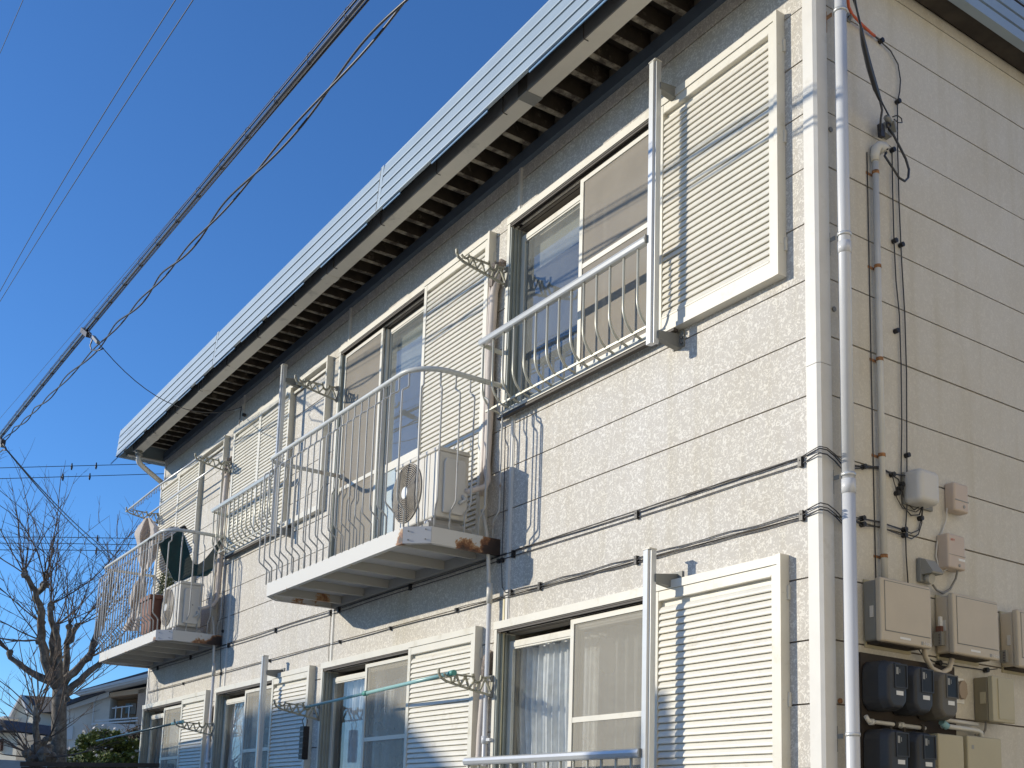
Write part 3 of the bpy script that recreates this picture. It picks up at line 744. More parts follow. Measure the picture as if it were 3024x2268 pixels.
# ================================================================== BALCONIES
def balcony(label):
    bx0, bx1 = -5.47, -2.80
    g = thing('balcony', label, 'balcony', ((bx0 + bx1) / 2, 0, 3.29), group='small steel balconies under the eave')
    R1 = rusty('rusty_fascia', (0.60, 0.59, 0.55), 0.62, 6.0, [((-2.80, -0.04, 3.34), 0.14, 0.5), ((-2.80, -0.28, 3.265), 0.13, 0.26), ((-2.98, -0.69, 3.31), 0.13, 0.30), ((-2.80, -0.2, 3.31), 0.2, 0.12), ((-8.36, -0.05, 3.33), 0.14, 0.5), ((-8.36, -0.25, 3.265), 0.14, 0.28), ((-8.54, -0.69, 3.29), 0.08, 0.3), ((-5.38, -0.3, 3.30), 0.2, 0.3)])
    MJ = rusty('joist_paint', (0.42, 0.41, 0.37), 0.68, 3.0, [((-5.4, -0.2, 3.30), 0.35, 0.24)])
    t0, t1 = 3.292, 3.405
    segs = [((bx0, -0.005), (bx0, -0.555)), ((bx0, -0.555), (-5.335, -0.69)), ((-5.335, -0.69), (-2.94, -0.69)), ((-2.94, -0.69), (-2.80, -0.55)), ((-2.80, -0.55), (-2.80, -0.005))]
    cxy = Vector((-4.13, -0.2))
    for i, (a, b) in enumerate(segs):
        a, b = Vector(a), Vector(b); d = (b - a).normalized(); n = Vector((-d.y, d.x))
        if n.dot(cxy - a) < 0: n = -n
        th = 0.006; e = d * 0.001
        q = [a + e, b - e, b - e + n * th, a + e + n * th]
        mb = MB(); mb.hexa([(v.x, v.y, t0) for v in q], [(v.x, v.y, t1) for v in q])
        q = [a + e + n * th, b - e + n * th, b - e + n * 0.035, a + e + n * 0.035]
        mb.hexa([(v.x, v.y, t0) for v in q], [(v.x, v.y, t0 + 0.005) for v in q])
        mb.hexa([(v.x, v.y, t1 - 0.005) for v in q], [(v.x, v.y, t1) for v in q])
        part('fascia', mb, MHGREY if i == 3 else R1, g, label='unpainted grey chamfer plate with bolts' if i == 3 else None)
    for (s_, z) in ((0.2, 3.375), (0.8, 3.385), (0.2, 3.315), (0.8, 3.318)):
        c = Vector((-2.94, -0.69)).lerp(Vector((-2.80, -0.55)), s_)
        part('bolt', MB().tube([(c.x + 0.004, c.y - 0.004, z), (c.x - 0.003, c.y + 0.003, z)], 0.005, 6), MBOXG, g)
    # deck
    poly = [(bx0 + 0.008, -0.006), (bx0 + 0.008, -0.55), (-5.33, -0.683), (-2.943, -0.683), (-2.808, -0.548), (-2.808, -0.006)]
    xs = [bx0 + 0.008, -4.98, -4.48, -3.98, -3.48, -2.808]
    for i in range(5):
        a, b = xs[i], xs[i + 1]
        for ya, yb in ((-0.30, -0.006), (-0.676, -0.303)):
            part('deck_panel', MB().box(a + 0.002 + (0.12 if i == 0 and ya < -0.5 else 0), b - 0.002 - (0.125 if i == 4 and ya < -0.5 else 0), ya, yb, 3.372, 3.388), MHGREY, g)
    for x in (-5.25, -4.81, -4.37, -3.93, -3.49, -3.05):
        mb = MB().box(x - 0.002, x + 0.002, -0.68, -0.045, 3.305, 3.371); mb.box(x - 0.030, x - 0.002, -0.68, -0.045, 3.305, 3.309)
        part('joist', mb, MJ, g)
    mb = MB().box(bx0 + 0.01, bx1 - 0.01, -0.040, -0.036, 3.300, 3.371); mb.box(bx0 + 0.01, bx1 - 0.01, -0.036, -0.006, 3.296, 3.300)
    part('ledger', mb, MJ, g)
    # rail path (plan), rounded corners
    zr = 4.505; path = [(-2.80, -0.004)]
    def arc(cx, cy, r, a0, a1, n=12):
        return [(cx + r * math.cos(math.radians(a0 + (a1 - a0) * i / n)), cy + r * math.sin(math.radians(a0 + (a1 - a0) * i / n))) for i in range(n + 1)]
    R = 0.25
    path += arc(-2.80 - R, -0.70 + R, R, 0, -90)
    path += arc(-5.47 + R * .45, -0.70 + R * .45, R * .45, -90, -180, 8)
    path += [(-5.47, -0.004)]
    part('handrail', MB().tube([(x, y, zr) for x, y in path], 0.0185, 10), MRAIL, g)
    part('rail_flange', MB().tube([(-2.80, -0.03, zr), (-2.80, -0.004, zr)], 0.026, 10).tube([(-5.47, -0.03, zr), (-5.47, -0.004, zr)], 0.026, 10), MRAIL, g)
    # balusters along the path
    P2 = [Vector(q) for q in path]; L = [0]
    for a, b in zip(P2, P2[1:]): L.append(L[-1] + (b - a).length)
    tot = L[-1]; nb = int(tot / 0.1165); cache = {}
    for i in range(nb + 1):
        s_ = 0.06 + i * (tot - 0.12) / nb
        j = max(k for k in range(len(L)) if L[k] <= s_ and k < len(L) - 1)
        f = (s_ - L[j]) / (L[j + 1] - L[j]); q = P2[j].lerp(P2[j + 1], f); d = (P2[j + 1] - P2[j]).normalized()
        n = Vector((-d.y, d.x))
        if n.dot(q - Vector((-4.13, -0.2))) < 0: n = -n
        # the foot lands on the fascia top
        fq = q - n * 0.012
        if q.x > -2.94 and q.y < -0.5: fq = q - n * 0.02
        key = (round(n.x, 2), round(n.y, 2), round((fq - q).length, 3))
        if key not in cache:
            def pt(off, z): return (n.x * off, n.y * off, z)
            fo = -(fq - q).length
            pts = [pt(0, zr - 0.01), pt(0, zr - 0.105), pt(0.006, zr - 0.118), pt(0.056, zr - 0.152), pt(0.062, zr - 0.168), pt(0.062, 3.60), pt(0.056, 3.583), pt(0.006, 3.543), pt(fo * 0.8, 3.525), pt(fo, 3.400)]
            me = MB().tube(pts, 0.0068, 6).mesh('baluster'); me.materials.append(MSTEEL); cache[key] = me
        shared('baluster', cache[key], g, (q.x, q.y, 0))
    return g
b1 = balcony('steel balcony in the middle of the facade with rust eaten corner below the air conditioner')
b2 = copy_tree(b1, (-5.56, 0, 0), 'farther steel balcony at the left end with a green net and hanging sheet')

# ================================================================== AIR CONDITIONERS
def aircon(label):
    x0, x1, y0, y1, z0, z1 = -3.47, -2.845, -0.50, -0.25, 3.495, 3.985
    g = thing('air_conditioner', label, 'air conditioner', ((x0 + x1) / 2, (y0 + y1) / 2, 3.41), group='outdoor units on the balconies')
    o = part('casing', MB().box(x0, x1, y0, y1, z0, z1 - 0.03), MAC, g); bevel(o, 0.012, 3)
    o = part('lid', MB().box(x0 - 0.003, x1 + 0.003, y0 - 0.003, y1 + 0.003, z1 - 0.0299, z1), MAC, g); bevel(o, 0.008, 3)
    cx, cz, R = -3.262, 3.745, 0.208
    n = 40
    mb = MB(); mb.tube([(cx, y0 - 0.002, cz), (cx, y0 + 0.01, cz)], R, n, smooth=False); part('fan_opening', mb, MACD, g)
    for i in range(13):
        r = 0.05 + i * (R - 0.05) / 12
        pts = [(cx + r * math.cos(2 * math.pi * k / 32), y0 - 0.016 + 0.010 * (i / 12) ** 2, cz + r * math.sin(2 * math.pi * k / 32)) for k in range(33)]
        part('grille_ring', MB().tube(pts, 0.0034 if i < 12 else 0.006, 4, cap=False), MGRILL, g)
    mb = MB()
    for k in range(12):
        a = 2 * math.pi * k / 12 + 0.13
        mb.tube([(cx + 0.05 * math.cos(a), y0 - 0.012, cz + 0.05 * math.sin(a)), (cx + R * math.cos(a), y0 - 0.003, cz + R * math.sin(a))], 0.0022, 4)
    part('grille_spokes', mb, MGRILL, g)
    part('fan_hub', MB().tube([(cx, y0 - 0.024, cz), (cx, y0 - 0.010, cz)], 0.042, 24, smooth=False), MLABEL, g)
    mb = MB().box(-3.030, -3.024, y0 - 0.0015, y0 + 0.002, z0 + 0.01, z1 - 0.035).box(-2.952, -2.948, y0 - 0.0015, y0 + 0.002, z0 + 0.01, z1 - 0.035)
    part('panel_seam', mb, MACD, g)
    # side: handle recess, curved valve cover, screws
    part('handle_recess', MB().box(x1 - 0.004, x1 + 0.0015, -0.41, -0.30, z1 - 0.125, z1 - 0.098), MGRILL, g)
    mb = MB(); mb.prism([(-0.455, z0 + 0.03), (-0.455, z1 - 0.11), (-0.44, z1 - 0.075), (-0.30, z1 - 0.075), (-0.285, z1 - 0.10), (-0.285, z0 + 0.26), (-0.268, z0 + 0.215), (-0.268, z0 + 0.09), (-0.30, z0 + 0.03)], 'x', x1 + 0.0005, x1 + 0.022)
    o = part('valve_cover', mb, MBOXW, g); bevel(o, 0.008, 3)
    part('screw', MB().tube([(x1 + 0.02, -0.36, z0 + 0.235), (x1 + 0.025, -0.36, z0 + 0.235)], 0.006, 8), MACD, g)
    for x in (x0 + 0.08, x1 - 0.12):
        part('foot', MB().box(x, x + 0.05, y0 - 0.02, y1 + 0.03, 3.4501, 3.478).box(x + 0.005, x + 0.045, y0 + 0.01, y1 - 0.01, 3.478, z0 + 0.006), MHGREY, g)
    part('base_block', MB().box(x0 + 0.02, x0 + 0.15, y0 - 0.035, y1 + 0.05, 3.389, 3.45).box(x1 - 0.16, x1 - 0.02, y0 - 0.035, y1 + 0.05, 3.389, 3.45), MCONC, g)
    # insulated pipe from the wall hole
    mb = MB().tube([(x1 + 0.02, -0.29, 3.70), (x1 + 0.045, -0.25, 3.705), (x1 + 0.05, -0.15, 3.75), (x1 - 0.02, -0.085, 3.82), (-2.935, -0.055, 3.95), (-2.93, -0.05, 4.3), (-2.945, -0.05, 4.7), (-2.93, -0.052, 5.0), (-2.925, -0.048, 5.25), (-2.885, -0.045, 5.38)], [0.016, 0.018, 0.020, 0.023, 0.027, 0.030, 0.031, 0.029, 0.030, 0.026], 10)
    part('wrapped_pipe', mb, MWRAP, g)
    mb = MB().tube([(-2.965, -0.05, 5.37), (-2.963, -0.06, 5.0), (-2.97, -0.06, 4.5), (-2.975, -0.06, 4.0), (-2.99, -0.06, 3.75)], [0.016, 0.017, 0.016, 0.017, 0.016], 8); part('wrapped_pipe', mb, MWRAP, g)
    mb = MB().tube([(x1 + 0.02, -0.31, 3.66), (x1 + 0.05, -0.30, 3.63), (x1 + 0.035, -0.34, 3.60)], 0.012, 8); part('drain_stub', mb, MPIPE2, g)
    # torn tape round the hole
    r = random.Random(3); mb = MB()
    pts = [(-2.925 + 0.035 * i / 7 + r.uniform(-.006, .006), -0.045 + r.uniform(-.01, .005), 5.29 + 0.17 * i / 7) for i in range(8)]
    mb.tube(pts, [0.034 + r.uniform(-.004, .010) for _ in pts], 7, smooth=False); mb.tube([(-2.875, -0.004, 5.47), (-2.89, -0.035, 5.42)], [0.045, 0.03], 8, smooth=False)
    part('torn_tape', mb, MTAPE, g)
    return g
a1 = aircon('beige outdoor unit with round grille on the middle balcony')
a2 = copy_tree(a1, (-5.56 + 0.02, 0, -0.03), 'beige outdoor unit next to the square brown plant pot on the left balcony')

# wrapped pipes of the lower flats
def lower_pipe(dx, label):
    g = thing('wrapped_pipe_run', label, 'pipe', (-2.88 + dx, -0.05, 0.4), group='wrapped pipes beside the lower shutter cases')
    part('wrapped_pipe', MB().tube([(-2.868 + dx, -0.04, 2.52), (-2.875 + dx, -0.045, 2.40), (-2.90 + dx, -0.05, 2.1), (-2.91 + dx, -0.05, 1.6), (-2.91 + dx, -0.05, 0.4)], [0.026, 0.028, 0.026, 0.029, 0.028], 10), MWRAP, g)
    r = random.Random(7); part('torn_tape', MB().tube([(-2.83 + dx, -0.012, 2.62), (-2.85 + dx, -0.04, 2.58), (-2.865 + dx, -0.045, 2.50), (-2.87 + dx, -0.045, 2.42)], [0.03, 0.04, 0.036, 0.03], 7, smooth=False), MTAPE, g)
    return g
lower_pipe(0, 'wrapped pipe dropping from a torn hole beside the second lower shutter case')
lower_pipe(-5.56, 'wrapped pipe dropping beside the farthest lower shutter case')

# drain pipes running down the facade
def drainpipe(dx, label):
    g = thing('drain_pipe', label, 'drain pipe', (-2.82 + dx, -0.05, 0.2), group='slim drain pipes between the bays')
    part('flexible_hose', MB().tube([(-2.90 + dx, -0.10, 3.62), (-2.865 + dx, -0.09, 3.50), (-2.835 + dx, -0.085, 3.36), (-2.82 + dx, -0.08, 3.15), (-2.815 + dx, -0.075, 3.06)], [0.0125, 0.013, 0.014, 0.015, 0.015], 8), MPIPE2, g)
    part('socket', MB().tube([(-2.815 + dx, -0.07, 3.09), (-2.815 + dx, -0.07, 2.95)], 0.021, 10), MPIPE2, g)
    part('drop_pipe', MB().tube([(-2.815 + dx, -0.07, 3.03), (-2.815 + dx, -0.07, 0.2)], 0.0165, 10), MPIPE, g)
    for z in (2.0, 1.2):
        part('collar', MB().tube([(-2.815 + dx, -0.07, z), (-2.815 + dx, -0.07, z + 0.05)], 0.023, 10).box(-2.80 + dx, -2.75 + dx, -0.075, -0.005, z + 0.015, z + 0.035), MPIPE, g)
    return g
drainpipe(0, 'slim pale drain pipe between the second lower shutter case and the corner bay')
drainpipe(-5.56, 'slim pale drain pipe beside the farthest lower shutter case')
part('joint_cover', MB().box(-2.735, -2.716, -0.012, -0.004, 0.3, 2.98), mat('yellowed_strip', (0.68, 0.60, 0.38), 0.6), B)

# ================================================================== LAUNDRY ARMS AND POLES
def arm(label):
    g = thing('pole_bracket', label, 'laundry bracket', (-2.76, -0.02, 5.30), group='cast lattice arms for laundry poles')
    x0, x1 = -2.766, -2.752
    mb = MB()
    def bar(a, b, w): mb.beam((-2.759, a[0], a[1]), (-2.759, b[0], b[1]), 0.013, w, up=(1, 0, 0)) if False else mb.prism(_quad(a, b, w), 'x', x0, x1)
    def _quad(a, b, w):
        a, b = Vector(a), Vector(b); d = (b - a).normalized(); n = Vector((-d.y, d.x)) * w / 2
        a = a - d * w * 0.3; b = b + d * w * 0.3
        return [tuple(a - n), tuple(b - n), tuple(b + n), tuple(a + n)]
    low = [(-0.055, 5.238), (-0.20, 5.262), (-0.34, 5.288), (-0.415, 5.305), (-0.452, 5.325), (-0.468, 5.35), (-0.470, 5.375)]
    for a, b in zip(low, low[1:]): bar(a, b, 0.014)
    top1 = [(-0.055, 5.362), (-0.14, 5.352)]; bar(*top1, 0.014)
    hook = [(-0.14, 5.362), (-0.143, 5.335), (-0.158, 5.318), (-0.178, 5.316), (-0.196, 5.328), (-0.205, 5.352), (-0.208, 5.368)]
    for a, b in zip(hook, hook[1:]): bar(a, b, 0.016)
    top2 = [(-0.212, 5.352), (-0.30, 5.352), (-0.372, 5.357)]
    for a, b in zip(top2, top2[1:]): bar(a, b, 0.012)
    hook2 = [(-0.372, 5.368), (-0.377, 5.345), (-0.392, 5.334), (-0.41, 5.335), (-0.428, 5.35)]
    for a, b in zip(hook2, hook2[1:]): bar(a, b, 0.010)
    for a, b in (((-0.055, 5.362), (-0.055, 5.238)), ((-0.06, 5.245), (-0.11, 5.350)), ((-0.11, 5.35), (-0.15, 5.262)), ((-0.18, 5.262), (-0.165, 5.318)), ((-0.20, 5.32), (-0.235, 5.27)), ((-0.235, 5.27), (-0.265, 5.352)), ((-0.265, 5.352), (-0.305, 5.282)), ((-0.305, 5.282), (-0.335, 5.354)), ((-0.335, 5.354), (-0.36, 5.292)), ((-0.37, 5.295), (-0.38, 5.34))):
        bar(a, b, 0.011)
    part('lattice_arm', mb, MARM, g)
    part('wall_mount', MB().box(-2.776, -2.742, -0.060, -0.052, 5.225, 5.375).box(-2.772, -2.746, -0.075, -0.0601, 5.335, 5.372).box(-2.772, -2.746, -0.075, -0.0601, 5.23, 5.262), MBOXG, g)
    return g
ar1 = arm('cast lattice arm at the left jamb of the upper corner window, above the guard rail')
ar2 = copy_tree(ar1, (-2.80, 0, 0), 'cast lattice arm left of the balcony door, just right of an empty shutter frame')
ar3 = copy_tree(ar1, (-5.57, 0, 0), 'cast lattice arm left of the closed upper shutters, carrying laundry poles')
ar4 = copy_tree(ar1, (-8.34, 0, 0), 'cast lattice arm at the left end of the building with a sheet tied to it')
ar5 = copy_tree(ar1, (-0.01, 0, -2.92), 'cast lattice arm holding the right end of the mint laundry pole')
ar6 = copy_tree(ar1, (-2.80, 0, -2.92), 'cast lattice arm with a black mesh holder hanging from it')
ar7 = copy_tree(ar1, (-5.57, 0, -2.93), 'lowest left lattice arm holding a dark green laundry pole')
PG = 'telescopic laundry poles resting on the arms'
g = thing('laundry_pole', 'outer steel laundry pole running from the left end arm along the upper shutters', 'laundry pole', (-9.7, -0.43, 5.36), PG)
part('tube', MB().tube([(-11.20, -0.445, 5.345), (-9.8, -0.44, 5.36), (-8.30, -0.405, 5.352)], 0.0115, 8), MALU, g)
mb = MB(); r = random.Random(1)
for i in range(22):
    x = -10.9 + i * 0.07; mb.tube([(x, -0.445, 5.34), (x + 0.01, -0.445, 5.30 - r.random() * 0.03)], 0.004, 4)
part('pegs', mb, MBOXG, g, kind='stuff')
g = thing('laundry_pole', 'inner steel laundry pole nearer the wall above the left balcony', 'laundry pole', (-9.7, -0.17, 5.33), PG)
part('tube', MB().tube([(-11.25, -0.175, 5.337), (-9.6, -0.172, 5.34), (-8.25, -0.172, 5.337)], 0.0115, 8), MALU, g)
g = thing('laundry_pole', 'mint green laundry pole slanting across the second lower window', 'laundry pole', (-4.1, -0.3, 2.4), PG)
part('outer_tube', MB().tube([(-5.60, -0.175, 2.418), (-4.20, -0.284, 2.424)], 0.0115, 8), MMINT, g)
part('inner_tube', MB().tube([(-4.20, -0.284, 2.424), (-2.70, -0.402, 2.432)], 0.0145, 8), MMINT, g)
part('lock_collar', MB().tube([(-4.225, -0.282, 2.424), (-4.165, -0.287, 2.424)], 0.020, 10), mat('mint_dark', (0.10, 0.34, 0.28), 0.4), g)
part('end_cap', MB().tube([(-2.74, -0.399, 2.432), (-2.68, -0.404, 2.432)], 0.019, 10), mat('mint_dark2', (0.10, 0.34, 0.28), 0.4), g)
g = thing('laundry_pole', 'dark green laundry pole sticking out past the left end of the building', 'laundry pole', (-9.5, -0.3, 2.4), PG)
part('tube', MB().tube([(-11.75, -0.43, 2.36), (-8.28, -0.405, 2.425)], 0.013, 8), MDKPOLE, g)
part('sleeve', MB().tube([(-8.60, -0.407, 2.419), (-8.25, -0.404, 2.425)], 0.017, 8), MMINT, g)
# black mesh peg holder hanging under the arm
g = thing('peg_holder', 'small black mesh holder hanging from a lattice arm in front of a lower shutter case', 'peg holder', (-5.56, -0.17, 1.98), None)
part('pouch', MB().box(-5.60, -5.525, -0.205, -0.150, 1.965, 2.25), MBLACK, g)
for i in range(5): part('pouch_rib', MB().box(-5.603, -5.522, -0.2095, -0.2055, 2.0 + i * 0.05, 2.012 + i * 0.05), MBOXG, g)
part('hook', MB().tube([(-5.56, -0.19, 2.25), (-5.56, -0.205, 2.30), (-5.56, -0.18, 2.345), (-5.56, -0.155, 2.30), (-5.56, -0.165, 2.25)], 0.0035, 5), MBLACK, g)

# ================================================================== THINGS ON THE LEFT BALCONY
g = thing('plant_pot', 'square brown plant pot with a scruffy green plant on the left balcony', 'plant pot', (-9.1, -0.42, 3.39))
px0, px1, py0, py1 = -9.46, -9.05, -0.62, -0.24
mb = MB().hexa([(px0 + 0.03, py0 + 0.03, 3.47), (px1 - 0.03, py0 + 0.03, 3.47), (px1 - 0.03, py1 - 0.03, 3.47), (px0 + 0.03, py1 - 0.03, 3.47)], [(px0, py0, 3.84), (px1, py0, 3.84), (px1, py1, 3.84), (px0, py1, 3.84)])
part('pot', mb, MPOT, g)
part('rim', MB().box(px0 - 0.018, px1 + 0.018, py0 - 0.018, py1 + 0.018, 3.841, 3.885), MPOT, g)
part('soil', MB().box(px0 + 0.01, px1 - 0.01, py0 + 0.01, py1 - 0.01, 3.886, 3.892), MSOFF, g)
part('pot_stand', MB().box(px0 + 0.04, px1 - 0.04, py0 + 0.05, py1 - 0.05, 3.389, 3.469), MBOXG, g)
def leaves(mb, c, rad, n, size, r, elong=1.8):
    for _ in range(n):
        p = Vector((r.gauss(0, 1), r.gauss(0, 1), r.gauss(0, 1))); p = p.normalized() * (r.random() ** 0.45)
        p = Vector((c[0] + p.x * rad[0], c[1] + p.y * rad[1], c[2] + p.z * rad[2]))
        a = Vector((r.gauss(0, 1), r.gauss(0, 1), r.gauss(0, 1))).normalized(); b = a.orthogonal().normalized()
        s_ = size * r.uniform(0.6, 1.3)
        mb.add([p - a * s_ * elong / 2, p + b * s_ / 2, p + a * s_ * elong / 2, p - b * s_ / 2], [(0, 1, 2, 3)])
r = random.Random(12); mb = MB(); leaves(mb, (-9.20, -0.42, 4.04), (0.10, 0.10, 0.17), 420, 0.014, r, 2.6)
part('foliage', mb, MPLANT, g, kind='stuff')
mb = MB()
for _ in range(16):
    a = r.uniform(0, 6.28); l = r.uniform(0.15, 0.34); mb.tube([(-9.20, -0.42, 3.88), (-9.20 + 0.5 * l * math.cos(a) * .6, -0.42 + 0.5 * l * math.sin(a) * .6, 3.88 + l)], 0.003, 4)
part('stems', mb, MPLANT, g, kind='stuff')

def sheet(name, ctrl, m, label, cat, thick=1, seed=0, amp=0.02, nu=40, nv=40):
    """ctrl: rows of points, bilinear/catmull interpolated into a wrinkled cloth"""
    rows = len(ctrl); cols = len(ctrl[0]); mb = MB()
    def cr(p0, p1, p2, p3, t): return 0.5 * ((2 * p1) + (p2 - p0) * t + (2 * p0 - 5 * p1 + 4 * p2 - p3) * t * t + (3 * p1 - p0 - 3 * p2 + p3) * t ** 3)
    C = [[Vector(p) for p in row] for row in ctrl]
    def ev(line, t):
        n = len(line) - 1; f = t * n; i = min(int(f), n - 1); u = f - i
        return cr(line[max(i - 1, 0)], line[i], line[i + 1], line[min(i + 2, n)], u)
    for j in range(nv + 1):
        line = [ev([C[a][b] for a in range(rows)], j / nv) for b in range(cols)]
        for i in range(nu + 1):
            p = ev(line, i / nu)
            nn = noise.noise_vector(Vector((p.x * 5 + seed, p.y * 5, p.z * 5))) + 0.5 * noise.noise_vector(Vector((p.x * 13 + seed, p.y * 13, p.z * 6)))
            mb.v.append(p + nn * amp)
    for j in range(nv):
        for i in range(nu):
            a = j * (nu + 1) + i; mb.f.append([a, a + 1, a + nu + 2, a + nu + 1]); mb.sm.append(True)
    return solo(name, mb, m, label, cat)
# green shade net slung along the right hand rail
NT = [((535, 1562), (468, 1600), -8.62, -8.74), ((553, 1602), (478, 1640), -8.60, -8.66), ((565, 1648), (500, 1690), -8.54, -8.58), ((580, 1668), (523, 1716), -8.50, -8.52), ((602, 1654), (572, 1704), -8.46, -8.46), ((632, 1616), (618, 1698), -8.43, -8.43), ((653, 1592), (642, 1640), -8.41, -8.41), ((662, 1586), (659, 1594), -8.39, -8.39)]
rt, rm, rb = [], [], []
for i, (ta, bb, xa, xb) in enumerate(NT):
    p0, p1 = at(*ta, X=xa), at(*bb, X=xb)
    rt.append(p0); rb.append(p1); rm.append(p0.lerp(p1, 0.5) + Vector((-0.03 * math.sin(i), 0, -0.015)))
sheet('shade_net', [rt, rm, rb], MNET, 'dark green shade net sagging from the left balcony rail', 'shade net', seed=3, amp=0.016, nu=60, nv=24)
solo('net_tie', MB().tube([at(532, 1560, X=-8.60), at(545, 1556, X=-8.58), at(552, 1564, X=-8.58)], [0.012, 0.022, 0.010], 6, smooth=False), MBLACK, 'black rag tying the green net to the bend of the left balcony rail', 'rag')
solo('net_tie', MB().tube([at(437, 1598, Y=-0.70), at(446, 1592, Y=-0.70), at(462, 1590, Y=-0.69)], [0.010, 0.018, 0.010], 6, smooth=False), MBLACK, 'black rag tied on the straight part of the left balcony rail', 'rag')
# beige sheet knotted round the left end arm, falling into the balcony
SHR = [((430, 1528), (446, 1528)), ((403, 1562), (474, 1572)), ((400, 1582), (478, 1592)), ((405, 1612), (466, 1632)), ((410, 1660), (450, 1668)), ((417, 1690), (430, 1692)), ((400, 1722), (430, 1716)), ((385, 1752), (430, 1746)), ((381, 1786), (426, 1800)), ((390, 1806), (414, 1812)), ((372, 1838), (412, 1845)), ((362, 1860), (410, 1866))]
rws = []
for j, (l_, r_) in enumerate(SHR):
    row = []
    for i in range(7):
        f = i / 6; yy = -0.34 + ((0.04, -0.06, 0.05, 0.09, -0.07, -0.01, 0.03)[i] + 0.03 * math.sin(j * 2.1 + i * 1.7)) * (1 if j not in (0, 5, 9) else 0.25)
        row.append(at(l_[0] + (r_[0] - l_[0]) * f, l_[1] + (r_[1] - l_[1]) * f, Y=yy))
    rws.append(row)
sheet('hanging_sheet', rws, MSHEET, 'weathered beige sheet tied to the left end arm and hanging down through the balcony', 'hanging sheet', seed=8, amp=0.016, nu=48, nv=80)

# ================================================================== CABLES ON THE FACADE
def cable(name, pts, r, m, label, group=None, seg=6):
    return solo(name, MB().tube(pts, r, seg), m, label, 'cable', group)
rw = random.Random(21)
def run(x0, x1, z, y=-0.014, sag=0.004, n=26):
    return [(x0 + (x1 - x0) * i / n, y, z + sag * math.sin(i * 1.3) + rw.uniform(-.0015, .0015)) for i in range(n + 1)]
CG = 'black cables clipped along the front wall'
def wrap(z0, z1, y1, dzr):
    """round the corner and behind the downpipe on to the end wall"""
    return [(0.0, -0.030, z0 + 0.012), (0.022, -0.030, z0 + 0.014), (0.040, 0.0, z0 + 0.008), (0.036, 0.06, z0 - 0.01), (0.022, 0.12, z0 - 0.03 + dzr), (0.016, 0.22, z1)]
A = lambda x, y, X=0.016: tuple(at(x, y, X=X))
up1 = run(-11.05, -0.10, 3.282) + wrap(3.285, 3.262, 0, 0) + [A(2549, 1377), A(2598, 1378), A(2634, 1400), A(2672, 1404, 0.03)]
up2 = run(-11.05, -0.10, 3.253, sag=0.003) + wrap(3.262, 3.25, 0, 0) + [A(2549, 1382), A(2600, 1383), A(2634, 1402), A(2652, 1415), A(2660, 1432), A(2672, 1480), A(2700, 1506), A(2722, 1490, 0.05)]
up3 = run(-2.62, -0.10, 3.288, y=-0.022) + wrap(3.295, 3.27, 0, 0.005) + [A(2549, 1379, 0.022), A(2600, 1379, 0.022), A(2634, 1401, 0.022), A(2645, 1440), A(2648, 1470), A(2665, 1500), A(2705, 1512), A(2720, 1500, 0.05)]
cable('wall_cable', up1, 0.0034, MCABLE, 'topmost black cable along the front wall and round the corner under the downpipe', CG)
cable('wall_cable', up2, 0.0033, MCABLE, 'second black cable from the top, running parallel just below the topmost one', CG)
cable('wall_cable', up3, 0.0026, MCABLE, 'thin black cable doubling the topmost one from the middle balcony to the corner', CG)
lo1 = run(-2.64, -0.10, 3.013) + wrap(3.016, 3.005, 0, 0) + [A(2546, 1531), A(2600, 1541), A(2625, 1550), A(2668, 1564), A(2690, 1575), A(2712, 1566), A(2720, 1535), A(2724, 1495, 0.05)]
lo2 = run(-11.05, -2.3, 2.977, sag=0.003) + run(-2.2, -0.10, 2.983, sag=0.002) + wrap(2.985, 2.97, 0, 0) + [A(2528, 1540), A(2545, 1552), A(2600, 1556), A(2640, 1572), A(2668, 1582), A(2692, 1591), A(2712, 1578), A(2722, 1545), A(2725, 1495, 0.05)]
lo3 = run(-3.36, -0.10, 2.996, y=-0.02, sag=0.003) + wrap(2.998, 2.99, 0, 0) + [A(2546, 1533, 0.02), A(2600, 1543, 0.02), A(2668, 1566, 0.02)]
cable('wall_cable', lo1, 0.0030, MCABLE, 'upper line of the lower cable bundle between the drain pipe and the corner', CG)
cable('wall_cable', lo2, 0.0033, MCABLE, 'lowest black cable crossing the whole front wall above the lower windows', CG)
cable('wall_cable', lo3, 0.0026, MCABLE, 'middle thin cable of the lower bundle beside the corner', CG)
cable('wall_cable', [(-2.64, -0.016, 3.012), (-2.70, -0.02, 3.015), (-2.735, -0.022, 3.06), (-2.75, -0.022, 3.2), (-2.752, -0.02, 3.6), (-2.76, -0.02, 4.1), (-2.765, -0.02, 4.2)], 0.0035, MCABLE, 'black cable rising vertically behind the middle balcony end', CG)
cable('wall_cable', [(-8.30, -0.016, 3.0), (-8.32, -0.02, 3.05), (-8.335, -0.022, 3.2), (-8.34, -0.022, 4.2)], 0.0035, MCABLE, 'black cable rising vertically behind the left balcony end', CG)
cable('wall_cable', [(-5.50, -0.012, 2.75), (-5.505, -0.02, 2.95), (-5.52, -0.012, 3.25)], 0.0028, MCABLE, 'short rusty black wire dropping beside the joint above the second lower window', CG)
def clip_mesh(h=0.036, w=0.022):
    mb = MB().box(-w / 2, w / 2, -0.026, -0.004, -h / 2, h / 2); mb.tube([(0, -0.029, 0.006), (0, -0.026, 0.006)], 0.0045, 6)
    me = mb.mesh('cable_clip'); me.materials.append(MBLACK); return me
CM = clip_mesh(0.05); CM1 = clip_mesh(0.03)
cl = thing('cable_clips', 'row of black clips holding the cables on the front wall', 'cable clips', (-4, -0.01, 3.0))
